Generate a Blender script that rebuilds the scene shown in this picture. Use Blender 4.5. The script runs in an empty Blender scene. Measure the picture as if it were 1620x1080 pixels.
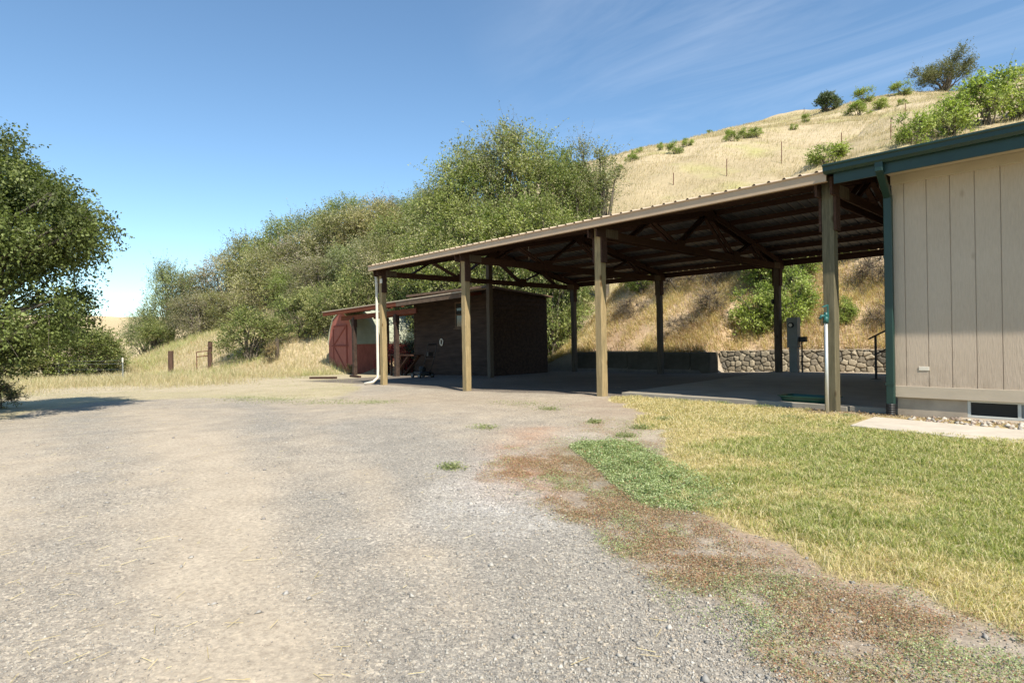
import bpy, bmesh, math, random
import numpy as np
from math import radians, sin, cos, pi
from mathutils import Vector, Matrix

# ------------------------------------------------------------------ camera, world, sun, exposure
scene = bpy.context.scene
C = scene.collection
EYE = 1.30
ROLL = 0.0165
cam_d = bpy.data.cameras.new('camera')
cam = bpy.data.objects.new('camera', cam_d); C.objects.link(cam)
cam_d.sensor_width = 36.0
cam_d.lens = 36.0 * 965.0 / 1620.0
cam_d.clip_start = 0.05; cam_d.clip_end = 6000
fwd = Vector((-.743, .669, 0)).normalized()
rgt = Vector((.669, .743, 0)).normalized()
up = Vector((0, 0, 1))
r2 = rgt * cos(ROLL) - up * sin(ROLL)
u2 = up * cos(ROLL) + rgt * sin(ROLL)
M = Matrix((r2, u2, -fwd)).transposed().to_4x4()
M.translation = Vector((0, 0, EYE))
cam.matrix_world = M
scene.camera = cam
scene.render.resolution_x = 1024; scene.render.resolution_y = 682

SUN_EL, SUN_AZ = radians(48), radians(-18)        # azimuth measured from +X
sd = Vector((cos(SUN_EL) * cos(SUN_AZ), cos(SUN_EL) * sin(SUN_AZ), sin(SUN_EL)))
sun_l = bpy.data.lights.new('sun', 'SUN'); sun_l.energy = 5.0; sun_l.angle = radians(.53); sun_l.color = (1, .93, .80)
sun = bpy.data.objects.new('sun', sun_l); C.objects.link(sun)
sun.rotation_euler = sd.to_track_quat('Z', 'Y').to_euler()

world = bpy.data.worlds.new('World'); scene.world = world; world.use_nodes = True
nt = world.node_tree; nt.nodes.clear()
out = nt.nodes.new('ShaderNodeOutputWorld'); bg = nt.nodes.new('ShaderNodeBackground')
sky = nt.nodes.new('ShaderNodeTexSky'); sky.sky_type = 'NISHITA'; sky.sun_disc = False
sky.sun_elevation = SUN_EL; sky.sun_rotation = pi / 2 - SUN_AZ
sky.altitude = 500; sky.air_density = 1.0; sky.dust_density = 0.0; sky.ozone_density = 1.25
bg.inputs['Strength'].default_value = 0.124
# thin cirrus streaks, high in the sky
tc = nt.nodes.new('ShaderNodeTexCoord')
sep = nt.nodes.new('ShaderNodeSeparateXYZ'); nt.links.new(tc.outputs['Generated'], sep.inputs[0])
def vm(op, a, b):
    n = nt.nodes.new('ShaderNodeMath'); n.operation = op
    for i, v in enumerate((a, b)):
        if hasattr(v, 'links'): nt.links.new(v, n.inputs[i])
        elif v is not None: n.inputs[i].default_value = v
    return n.outputs[0]
zc = vm('MAXIMUM', sep.outputs[2], .05)
px_ = vm('DIVIDE', sep.outputs[0], zc); py_ = vm('DIVIDE', sep.outputs[1], zc)
cmb = nt.nodes.new('ShaderNodeCombineXYZ'); nt.links.new(px_, cmb.inputs[0]); nt.links.new(py_, cmb.inputs[1])
mp = nt.nodes.new('ShaderNodeMapping'); mp.inputs['Rotation'].default_value = (0, 0, radians(28)); mp.inputs['Scale'].default_value = (.55, 1.25, 1)
nt.links.new(cmb.outputs[0], mp.inputs[0])
n1 = nt.nodes.new('ShaderNodeTexNoise'); n1.inputs['Scale'].default_value = 1.1; n1.inputs['Detail'].default_value = 9; n1.inputs['Roughness'].default_value = .62; n1.inputs['Distortion'].default_value = .9
nt.links.new(mp.outputs[0], n1.inputs[0])
cr = nt.nodes.new('ShaderNodeMapRange'); cr.inputs[1].default_value = .45; cr.inputs[2].default_value = .85; cr.inputs[3].default_value = 0; cr.inputs[4].default_value = .30
nt.links.new(n1.outputs[0], cr.inputs[0])
# the cirrus lies in the part of the sky over the hill
dp = nt.nodes.new('ShaderNodeVectorMath'); dp.operation = 'DOT_PRODUCT'; nt.links.new(tc.outputs['Generated'], dp.inputs[0])
cdir = Vector((-.30, .78, .56)).normalized(); dp.inputs[1].default_value = cdir
mr = nt.nodes.new('ShaderNodeMapRange'); mr.inputs[1].default_value = .88; mr.inputs[2].default_value = .985; mr.inputs[3].default_value = 0; mr.inputs[4].default_value = 1
nt.links.new(dp.outputs['Value'], mr.inputs[0])
fac = vm('MULTIPLY', cr.outputs[0], mr.outputs[0])
mx = nt.nodes.new('ShaderNodeMix'); mx.data_type = 'RGBA'; nt.links.new(fac, mx.inputs['Factor'])
tint = nt.nodes.new('ShaderNodeMix'); tint.data_type = 'RGBA'; tint.blend_type = 'MULTIPLY'; tint.inputs['Factor'].default_value = 1; nt.links.new(sky.outputs[0], tint.inputs['A']); tint.inputs['B'].default_value = (.82, .965, 1.0, 1)
nt.links.new(tint.outputs['Result'], mx.inputs['A']); mx.inputs['B'].default_value = (6.2, 6.6, 7.2, 1)
nt.links.new(mx.outputs['Result'], bg.inputs['Color']); nt.links.new(bg.outputs[0], out.inputs[0])

scene.view_settings.view_transform = 'Standard'; scene.view_settings.look = 'None'
scene.view_settings.gamma = 1; scene.view_settings.exposure = 0.62
try: scene.view_settings.use_curve_mapping = False
except Exception: pass

# ------------------------------------------------------------------ helpers
random.seed(7)
RNG = np.random.default_rng(11)

def nd(t, kind, **kw):
    n = t.nodes.new(kind)
    for k, v in kw.items():
        if k in n.inputs: n.inputs[k].default_value = v
        else: setattr(n, k, v)
    return n
def new_mat(name, rough=.8, spec=.3, metal=0):
    m = bpy.data.materials.new(name); m.use_nodes = True
    t = m.node_tree; b = t.nodes['Principled BSDF']
    b.inputs['Roughness'].default_value = rough; b.inputs['Specular IOR Level'].default_value = spec; b.inputs['Metallic'].default_value = metal
    return m, t, b
def coords(t, scale=(1, 1, 1), rot=(0, 0, 0)):
    c = nd(t, 'ShaderNodeTexCoord'); m = nd(t, 'ShaderNodeMapping', Scale=scale, Rotation=rot)
    t.links.new(c.outputs['Object'], m.inputs[0]); return m.outputs[0]
def noise(t, vec, scale, detail=4, rough=.55, dist=0):
    n = nd(t, 'ShaderNodeTexNoise', Scale=scale, Detail=detail, Roughness=rough, Distortion=dist)
    t.links.new(vec, n.inputs[0]); return n.outputs[0]
def ramp(t, fac, stops):
    r = nd(t, 'ShaderNodeValToRGB'); e = r.color_ramp.elements
    while len(e) < len(stops): e.new(.5)
    for el, (p, c) in zip(e, stops): el.position = p; el.color = (*c, 1) if len(c) == 3 else c
    t.links.new(fac, r.inputs[0]); return r.outputs[0]
def mixc(t, fac, a, b, mode='MIX'):
    m = nd(t, 'ShaderNodeMix', data_type='RGBA', blend_type=mode)
    for s, v in (('Factor', fac), ('A', a), ('B', b)):
        if hasattr(v, 'links'): t.links.new(v, m.inputs[s])
        else:
            if s == 'Factor': m.inputs[s].default_value = v
            else: m.inputs[s].default_value = (*v, 1)
    return m.outputs['Result']
def bump(t, b, h, strength=.5, dist=.01):
    n = nd(t, 'ShaderNodeBump', Strength=strength, Distance=dist); t.links.new(h, n.inputs['Height']); t.links.new(n.outputs[0], b.inputs['Normal'])

def simple(name, col, rough=.7, spec=.3, metal=0, var=.15, nscale=6, scale=(1, 1, 1), bstr=.15):
    m, t, b = new_mat(name, rough, spec, metal)
    v = coords(t, scale); n = noise(t, v, nscale, 6)
    a = tuple(c * (1 - var * 1.6) for c in col); c2 = tuple(min(1, c * (1 + var * 1.2)) for c in col)
    t.links.new(ramp(t, n, [(.25, a), (.75, c2)]), b.inputs['Base Color'])
    if bstr: bump(t, b, noise(t, v, nscale * 6, 4), bstr, .004)
    return m
def wood(name, c1, c2, c3, axis='Z', rough=.85, knots=True):
    m, t, b = new_mat(name, rough, .2)
    sc = {'Z': (9, 9, .7), 'X': (.7, 9, 9), 'Y': (9, .7, 9)}[axis]
    v = coords(t, sc); n = noise(t, v, 3.0, 7, .6, .6)
    col = ramp(t, n, [(.3, c1), (.52, c2), (.72, c3)])
    v2 = coords(t, (1, 1, 1)); n2 = noise(t, v2, 1.7, 4)
    col = mixc(t, ramp(t, n2, [(.42, (0, 0, 0)), (.62, (1, 1, 1))]), col, mixc(t, .6, col, c2), 'MIX')
    fine = noise(t, coords(t, tuple(s * 8 for s in sc)), 2.0, 3)
    col = mixc(t, .45, col, ramp(t, fine, [(.3, (.45, .45, .45)), (.7, (1, 1, 1))]), 'MULTIPLY')
    if knots:
        w = nd(t, 'ShaderNodeTexVoronoi', Scale=1.6, feature='F1'); t.links.new(coords(t, (1.6, 1.6, .8) if axis == 'Z' else (1, 1.6, 1.6)), w.inputs[0])
        k = ramp(t, w.outputs['Distance'], [(.05, (0.35, .22, .12)), (.11, (1, 1, 1))])
        col = mixc(t, .8, col, k, 'MULTIPLY')
    t.links.new(col, b.inputs['Base Color']); bump(t, b, fine, .15, .002)
    return m
def attr_mat(name, rough=.8, spec=.2, trans=0, attr='Col'):
    m, t, b = new_mat(name, rough, spec)
    a = nd(t, 'ShaderNodeAttribute', attribute_name=attr)
    t.links.new(a.outputs['Color'], b.inputs['Base Color'])
    if trans:
        tr = nd(t, 'ShaderNodeBsdfTranslucent'); mxs = nd(t, 'ShaderNodeMixShader', Fac=trans)
        sc = nd(t, 'ShaderNodeMix', data_type='RGBA', blend_type='MULTIPLY'); sc.inputs['Factor'].default_value = 1
        t.links.new(a.outputs['Color'], sc.inputs['A']); sc.inputs['B'].default_value = (1.5, 1.7, .7, 1)
        t.links.new(sc.outputs['Result'], tr.inputs['Color'])
        t.links.new(b.outputs[0], mxs.inputs[1]); t.links.new(tr.outputs[0], mxs.inputs[2])
        t.links.new(mxs.outputs[0], t.nodes['Material Output'].inputs[0])
    return m

def tag(o, label=None, cat=None, group=None, kind=None):
    if label: o['label'] = label
    if cat: o['category'] = cat
    if group: o['group'] = group
    if kind: o['kind'] = kind
    return o
def thing(name, loc, label, cat, group=None, rz=0):
    o = bpy.data.objects.new(name, None); C.objects.link(o); o.empty_display_size = .2
    o.location = loc; o.rotation_euler = (0, 0, rz)
    return tag(o, label, cat, group)
def copy_tree(o, parent=None):
    c = o.copy(); C.objects.link(c); c.parent = parent
    for ch in list(o.children): copy_tree(ch, c)
    return c
def npmesh(name, V, faces_n, F, mat, parent=None, col=None, smooth=False):
    """V (n,3); F flat loop indices; faces_n verts per face (int or array)"""
    me = bpy.data.meshes.new(name)
    V = np.ascontiguousarray(V, dtype=np.float32); F = np.ascontiguousarray(F, dtype=np.int32).ravel()
    nf = len(F) // faces_n
    me.vertices.add(len(V)); me.vertices.foreach_set('co', V.ravel())
    me.loops.add(len(F)); me.loops.foreach_set('vertex_index', F)
    me.polygons.add(nf)
    me.polygons.foreach_set('loop_start', np.arange(nf, dtype=np.int32) * faces_n)
    if smooth: me.polygons.foreach_set('use_smooth', np.ones(nf, dtype=bool))
    if col is not None:
        a = me.attributes.new('Col', 'FLOAT_COLOR', 'POINT')
        c4 = np.ones((len(V), 4), dtype=np.float32); c4[:, :col.shape[1]] = col
        a.data.foreach_set('color', c4.ravel())
    me.update(calc_edges=True)
    if mat: me.materials.append(mat)
    o = bpy.data.objects.new(name, me); C.objects.link(o)
    if parent: o.parent = parent
    return o

class MB:
    """collects boxes, bars and tubes in world coordinates and links them as one mesh object"""
    def __init__(s): s.v = []; s.f = []
    def add(s, vs, fs):
        k = len(s.v); s.v += [tuple(v) for v in vs]; s.f += [tuple(i + k for i in f) for f in fs]; return s
    def box(s, x0, x1, y0, y1, z0, z1):
        vs = [(x, y, z) for z in (z0, z1) for y in (y0, y1) for x in (x0, x1)]
        return s.add(vs, [(0, 2, 3, 1), (4, 5, 7, 6), (0, 1, 5, 4), (2, 6, 7, 3), (0, 4, 6, 2), (1, 3, 7, 5)])
    def bar(s, p, q, w, h, upv=(0, 0, 1)):
        p = Vector(p); q = Vector(q); d = (q - p).normalized(); u = Vector(upv)
        a = d.cross(u)
        if a.length < 1e-4: a = d.cross(Vector((1, 0, 0)))
        a.normalize(); b = a.cross(d).normalized()
        vs = [c + a * (w / 2 * i) + b * (h / 2 * j) for c in (p, q) for i, j in ((-1, -1), (1, -1), (1, 1), (-1, 1))]
        return s.add(vs, [(3, 2, 1, 0), (4, 5, 6, 7), (0, 1, 5, 4), (1, 2, 6, 5), (2, 3, 7, 6), (3, 0, 4, 7)])
    def tube(s, pts, r, n=8, cap=True):
        pts = [Vector(p) for p in pts]; rs = r if isinstance(r, (list, tuple)) else [r] * len(pts)
        vs = []; fs = []; prev = None
        for i, p in enumerate(pts):
            d = (pts[min(i + 1, len(pts) - 1)] - pts[max(i - 1, 0)]).normalized()
            a = prev if prev is not None else (Vector((0, 0, 1)) if abs(d.z) < .9 else Vector((1, 0, 0)))
            a = (a - d * a.dot(d)).normalized(); prev = a; b = d.cross(a)
            vs += [p + (a * cos(2 * pi * k / n) + b * sin(2 * pi * k / n)) * rs[i] for k in range(n)]
        for i in range(len(pts) - 1):
            for k in range(n):
                fs.append((i * n + k, i * n + (k + 1) % n, (i + 1) * n + (k + 1) % n, (i + 1) * n + k))
        if cap: fs += [tuple(range(n))[::-1], tuple((len(pts) - 1) * n + k for k in range(n))]
        return s.add(vs, fs)
    def prism(s, poly, axis, a, b):
        """poly of 2-D points extruded along axis ('X': (y,z); 'Y': (x,z); 'Z': (x,y)) from a to b"""
        def P(u, v, w): return {'X': (w, u, v), 'Y': (u, w, v), 'Z': (u, v, w)}[axis]
        n = len(poly); vs = [P(u, v, a) for u, v in poly] + [P(u, v, b) for u, v in poly]
        fs = [tuple(range(n))[::-1], tuple(range(n, 2 * n))] + [(i, (i + 1) % n, n + (i + 1) % n, n + i) for i in range(n)]
        return s.add(vs, fs)
    def build(s, name, mat, parent=None, bevel=0, smooth=False, label=None, org=None):
        org = Vector(parent.location) if parent else Vector(org or (0, 0, 0))
        me = bpy.data.meshes.new(name); me.from_pydata([Vector(v) - org for v in s.v], [], s.f)
        bm = bmesh.new(); bm.from_mesh(me); bmesh.ops.recalc_face_normals(bm, faces=bm.faces)
        if bevel: bmesh.ops.bevel(bm, geom=bm.edges[:], offset=bevel, segments=1, affect='EDGES', clamp_overlap=True)
        bm.to_mesh(me); bm.free()
        if smooth:
            for p in me.polygons: p.use_smooth = True
        me.materials.append(mat)
        o = bpy.data.objects.new(name, me); C.objects.link(o)
        if parent: o.parent = parent
        else: o.location = org
        if label: o['label'] = label
        return o
def sub(mb, name, mat, parent_mesh, **kw):
    """a sub-part: its parent is itself a part, whose origin is its thing's origin"""
    th = parent_mesh.parent
    o = mb.build(name, mat, th, **kw); o.parent = parent_mesh; return o
def hsh(i,j,s):
    v=np.sin(i*127.1+j*311.7+s*74.7)*43758.5453
    return v-np.floor(v)
def vn(x,y,sc,s=0):
    x=np.asarray(x,float)/sc;y=np.asarray(y,float)/sc
    i=np.floor(x);j=np.floor(y);u=x-i;v=y-j
    u=u*u*(3-2*u);v=v*v*(3-2*v)
    return (hsh(i,j,s)*(1-u)+hsh(i+1,j,s)*u)*(1-v)+(hsh(i,j+1,s)*(1-u)+hsh(i+1,j+1,s)*u)*v
def fbm(x,y,sc,s=0,o=4):
    r=0;a=1;t=0
    for k in range(o):
        r=r+a*vn(x,y,sc/2**k,s+k*13);t+=a;a*=.55
    return r/t
def sst(a,b,x):
    t=np.clip((np.asarray(x,float)-a)/(b-a),0,1);return t*t*(3-2*t)
FX=[-900,-400,-200,-120,-90,-75,-62,-50,-42,-36,-30,-25,-21,-13.2,-12.6,-7.6,60,900]
FY=[700,300,130,56,27,15,8,8,10,13,17.5,20.3,21.9,21.9,22.9,24.1,25.5,25.5]
def foot(x): return np.interp(x,FX,FY)
def hgt(x,y):
    x=np.asarray(x,float);y=np.asarray(y,float)
    z0=np.interp(x,[-2000,-700,-450,-250,-120,-60,-28,-19,-14.3,-10,900],[12,17,20,1,-5,-.8,-.32,-.16,-.14,0,0])
    z0=z0+np.where(x<-200,(fbm(x,y,120,5)-.5)*8*sst(-200,-400,x),0)
    t=y-foot(x)
    w=sst(-22.5,-20.5,x)
    pw=np.interp(t,[0,.02,.3,5,26,60,128,170,260,900],[0,0,.75,4.6,14,29.8,50.3,54,53,25])
    pl=np.interp(t,[0,3,6,14,26,60,128,170,260,900],[0,1.0,2.6,6.2,11.0,28,50.3,54,53,25])
    p=pw*w+pl*(1-w)
    p=p+(np.maximum(p-12,0))*(np.interp(x,[-60,-47,-36,-24,-10],[1.03,.965,.985,.97,.90])-1)
    hs=sst(1,12,t)
    n=(fbm(x,y,14,1)-.5)*1.6*hs+(fbm(x,y,3,2)-.5)*.5*sst(.6,3,t)+(fbm(x,y,45,3)-.5)*2.4*sst(20,60,t)
    flat=(fbm(x,y,4,9)-.5)*.05*sst(-11,-14,x)*(t<0.3)
    return z0+p+n+flat
def H(x, y): return float(hgt(x, y))

def polyd(x, y, pts):
    """distance to a polyline"""
    d = np.full(np.shape(x), 1e9)
    for (ax, ay), (bx, by) in zip(pts[:-1], pts[1:]):
        dx, dy = bx - ax, by - ay; L = dx * dx + dy * dy
        t = np.clip(((x - ax) * dx + (y - ay) * dy) / L, 0, 1)
        d = np.minimum(d, np.hypot(x - ax - t * dx, y - ay - t * dy))
    return d
def lerp(a, b, t):
    t = np.asarray(t)[..., None]; return a * (1 - t) + b * t
LY = [-20, 0, 1.6, 2.2, 2.6, 3.0, 3.34, 3.5, 3.85, 4.2, 5.6, 6.5, 7, 9, 10.3, 10.9]
LX = [9, 5, 3.5, 2.9, 2, .5, -.49, -.95, -1.7, -2.6, -3.75, -4.5, -5.0, -6.4, -8.3, -8.9]
WY = [-20, 0, 1.2, 1.9, 2.43, 2.82, 3.2, 3.56, 4.5, 5.9, 7.5, 9, 10.9]
WX = [8, 2.5, .9, -.3, -1.1, -1.9, -2.9, -3.9, -5.0, -5.6, -6.6, -7.9, -9.5]
GY = [-60, -20, -4, .5, 1.6, 2.9, 5, 6.3, 7.5, 9.3, 10.2, 11, 60]
GX = [-16, -15, -15.2, -16.2, -18.6, -20.3, -19.3, -16.6, -15.4, -17.5, -19.6, -21, -21]
BANDS = [([(-16, 5.2), (-13.6, 4.93), (-7.23, 2.76), (-3.9, 1.82), (-2.38, 1.46), (-1, 1.1), (2, .2)], .42, .55),
         ([(-16, 1.9), (-8.86, 1.23), (-5.18, .53), (-3.02, .2), (2, -1)], .5, .45),
         ([(-9, 5.0), (-6.2, 3.9), (-3.78, 2.95), (-2.1, 2.3), (-1.2, 1.6), (1, .8)], .75, 1.1)]
TANS = [([(-16, 3.2), (-6.75, 2.0), (-3.85, 1.25), (-2.3, .95), (2, -.3)], .4, .35),
        ([(-5.6, 3.1), (-3.6, 2.25), (-2.6, 1.9), (-2.0, 1.65)], .22, .55)]
def lawn_s(x, y):      # >0 inside the lawn, roughly metres
    return (x - np.interp(y, LY, LX)) * .65
def weed_s(x, y):
    return (x - np.interp(y, WY, WX)) * .65
def zones(x, y):
    n1 = fbm(x, y, 1.1, 21, 5) - .5; n2 = fbm(x, y, .45, 31, 4) - .5; n3 = fbm(x, y, 3.5, 41, 4) - .5
    t = y - foot(x)
    lawn = sst(-.10, .10, lawn_s(x, y) + n2 * .7 + n1 * .5) * (y < 11.3) * (x < 60) * (y > -60)
    yard = sst(-.35, .35, (x - np.interp(y, GY, GX)) * .8 + n1 * 1.2 + n3 * .8)
    weed = sst(-.25, .3, weed_s(x, y) + n1 * .9 + n2 * .6)
    # bare gravel coverage on the drive
    ws = weed_s(x, y); fd = -.743 * x + .669 * y
    cov = .10 + n3 * .55 + n1 * .5 + n2 * .8 + .50 * sst(-2.3, -.5, ws) * sst(9, 6, fd) + .38 * sst(7, 10, fd)
    for p, w, a in BANDS: cov = cov + a * np.exp(-(polyd(x, y, p) / w) ** 2)
    for p, w, a in TANS: cov = cov - a * np.exp(-(polyd(x, y, p) / w) ** 2)
    cov = np.clip(cov, 0.03, 1)
    return lawn, yard, weed, cov, t, n1, n2, n3
def ground_col(x, y):
    lawn, yard, weed, cov, t, n1, n2, n3 = zones(x, y)
    A = np.array
    dust = A([.44, .372, .285]); grav = A([.325, .298, .255])
    c = lerp(np.broadcast_to(dust, x.shape + (3,)), grav, cov)
    white = np.exp(-(polyd(x, y, [(-5.0, 4.5), (-4.2, 3.6), (-3.4, 2.9)]) / .55) ** 2) * .8 + np.exp(-(np.hypot(x + 5.5, y - 6.2) / .38) ** 2) * .9
    c = lerp(c, A([.52, .50, .47]), np.clip(white * (.6 + n2 * 1.6), 0, 1))
    far = sst(9.2, 7.4, np.hypot(x + 12.6, y - 5.2) * 1.0) * 0
    # dusty brown apron in front of the pole barn, straw litter
    ap = np.exp(-((y - 8.8 - (x + 9) * .05) / 2.0) ** 2) * sst(-17, -13, x) * .55
    c = lerp(c, A([.40, .325, .235]), np.clip(ap + n1 * .3, 0, 1))
    # weeds strip
    wc = lerp(np.broadcast_to(A([.33, .235, .17]), x.shape + (3,)), A([.27, .225, .155]), np.clip(.5 + n2 * 2.4, 0, 1))
    wc = lerp(wc, A([.36, .29, .22]), sst(4.4, 6.5, y))
    c = lerp(c, wc, np.clip(weed * (.6 + n2 * 2.6), 0, 1))
    orange = np.exp(-(polyd(x, y, [(-6.4, 6.2), (-5.2, 4.7), (-3.9, 3.75)]) / .42) ** 2)
    c = lerp(c, A([.42, .25, .16]), np.clip(orange * (.45 + n2 * 1.8), 0, .8))
    dirt = np.exp(-(polyd(x, y, [(-2.65, 4.12), (-1.9, 3.85), (-1.2, 3.5)]) / .17) ** 2)
    c = lerp(c, A([.33, .25, .185]), np.clip(dirt * 1.8, 0, 1))
    gp = np.exp(-(polyd(x, y, [(-4.75, 5.75), (-3.8, 5.1), (-2.75, 4.3)]) / .5) ** 2)
    c = lerp(c, A([.16, .15, .085]), np.clip(gp * .9, 0, 1))
    # greenish fringe of the drive in front of the red shed
    gf = np.exp(-(polyd(x, y, [(-19, 5.8), (-15.8, 6.6), (-13.4, 7.3)]) / .55) ** 2)
    # soil under the lawn
    lc = lerp(np.broadcast_to(A([.40, .32, .17]), x.shape + (3,)), A([.20, .21, .07]), sst(.5, 2.2, lawn_s(x, y) + n1 * 2) * sst(10.6, 8.5, y))
    c = lerp(c, lc, lawn)
    dry = lerp(np.broadcast_to(A([.46, .39, .27]), x.shape + (3,)), A([.36, .325, .19]), np.clip(.25 + n3 * 2.2, 0, 1))
    c = lerp(dry, c, yard)
    c = lerp(c, A([.30, .31, .16]), np.clip(gf * (.3 + n2 * 2.2), 0, .7))
    # pole barn floor: brown dirt and fine gravel, colour lowered to deepen the roof shade
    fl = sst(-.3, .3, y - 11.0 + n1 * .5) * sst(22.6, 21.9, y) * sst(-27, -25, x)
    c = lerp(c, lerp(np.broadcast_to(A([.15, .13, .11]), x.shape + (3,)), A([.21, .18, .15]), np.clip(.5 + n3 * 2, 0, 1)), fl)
    # the hill
    hs = sst(0, .6, t)
    m1 = fbm(x, y, 9, 61, 5) - .5; m2 = fbm(x + y * .3, y * 2.5, 6, 71, 5) - .5
    hc = lerp(np.broadcast_to(A([.46, .375, .245]), x.shape + (3,)), A([.37, .30, .185]), np.clip(.35 + m1 * 3.0 + (fbm(x * .35 + y * .05, y * 2.2 + x * .5, 2.4, 66, 3) - .5) * 1.6, 0, 1))
    hc = lerp(hc, A([.36, .35, .13]), np.clip(m2 * 3 - .25, 0, .7))
    bank = sst(9, 4, t) * sst(-21, -19, x)
    hc = lerp(hc, lerp(np.broadcast_to(A([.38, .27, .18]), x.shape + (3,)), A([.54, .41, .27]), np.clip(.5 + n1 * 2.5, 0, 1)), bank)
    c = lerp(c, hc, hs)
    wheat = sst(-120, -220, x)
    c = lerp(c, lerp(np.broadcast_to(A([.58, .46, .27]), x.shape + (3,)), A([.47, .37, .22]), sst(.15, .5, fbm(x, y * 3, 90, 81, 3) - .2)), wheat)
    gamount = np.clip(yard * (1 - lawn) * (1 - weed * .5) * (.25 + cov) * (1 - hs) + white, 0, 1)
    return c, gamount

def axis(segs):
    a = []
    for lo, hi, st in segs: a += list(np.arange(lo, hi - 1e-6, st))
    return np.array(a + [segs[-1][1]])
gx = axis([(-3000, -1000, 100), (-1000, -400, 25), (-400, -120, 8), (-120, -60, 1.6), (-60, -24, .5), (-24, -12, .2), (-12, 2.0, .07), (2, 8, .3), (8, 40, 2), (40, 200, 16), (200, 2200, 200)])
gy = axis([(-2200, -200, 200), (-200, -20, 15), (-20, -1, .8), (-1, .4, .15), (.4, 11, .07), (11, 21.6, .2), (21.6, 26, .13), (26, 40, .35), (40, 90, .8), (90, 180, 2), (180, 400, 12), (400, 1200, 60), (1200, 3000, 200)])
GXm, GYm = np.meshgrid(gx, gy)
gz = hgt(GXm, GYm)
gcol, gam = ground_col(GXm, GYm)
# the gravel lies a little uneven
gz = gz + (fbm(GXm, GYm, .8, 90, 4) - .5) * .035 * sst(13, 11, GYm) * sst(-30, -12, GXm) + 0.02 * sst(0, .4, lawn_s(GXm, GYm)) * (GYm < 11)
V = np.stack([GXm, GYm, gz], -1).reshape(-1, 3)
ni, nj = len(gy), len(gx)
I = np.arange(ni * nj).reshape(ni, nj)
F = np.stack([I[:-1, :-1], I[:-1, 1:], I[1:, 1:], I[1:, :-1]], -1).reshape(-1, 4)
m, t, b = new_mat('ground_cover', .95, .12)
a = nd(t, 'ShaderNodeAttribute', attribute_name='Col')
co = coords(t)
vo = nd(t, 'ShaderNodeTexVoronoi', Scale=62); t.links.new(co, vo.inputs[0])
vo2 = nd(t, 'ShaderNodeTexVoronoi', Scale=140); t.links.new(co, vo2.inputs[0])
sp = nd(t, 'ShaderNodeSeparateColor'); t.links.new(vo.outputs['Color'], sp.inputs[0])
stone = ramp(t, sp.outputs[0], [(0, (.42, .42, .44)), (.45, (.9, .9, .9)), (.8, (1.15, 1.13, 1.1)), (1, (1.9, 1.85, 1.75))])
sp2 = nd(t, 'ShaderNodeSeparateColor'); t.links.new(vo2.outputs['Color'], sp2.inputs[0])
stone2 = ramp(t, sp2.outputs[0], [(0, (.6, .6, .6)), (.6, (1, 1, 1)), (1, (1.35, 1.3, 1.25))])
stones = mixc(t, 1, stone, stone2, 'MULTIPLY')
nz = noise(t, co, 26, 9, .7); nz2 = noise(t, co, 2.2, 6, .6)
soil = ramp(t, nz, [(.28, (.62, .6, .58)), (.5, (1, 1, 1)), (.72, (1.3, 1.28, 1.22))])
gr = mixc(t, a.outputs['Alpha'], soil, mixc(t, .6, soil, stones))
gr = mixc(t, .8, gr, ramp(t, nz2, [(.3, (.86, .85, .84)), (.7, (1.12, 1.12, 1.12))]), 'MULTIPLY')
fin = mixc(t, 1, a.outputs['Color'], gr, 'MULTIPLY')
t.links.new(fin, b.inputs['Base Color'])
hh = nd(t, 'ShaderNodeMath', operation='ADD'); t.links.new(nz, hh.inputs[0])
hm = nd(t, 'ShaderNodeMath', operation='MULTIPLY'); hm.inputs[1].default_value = .9; t.links.new(sp.outputs[1], hm.inputs[0]); t.links.new(hm.outputs[0], hh.inputs[1])
bump(t, b, hh.outputs[0], .55, .012)
M_GROUND = m
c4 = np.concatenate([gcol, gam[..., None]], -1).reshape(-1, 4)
tag(npmesh('ground', V, 4, F, M_GROUND, col=c4, smooth=True), kind='structure')

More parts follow.
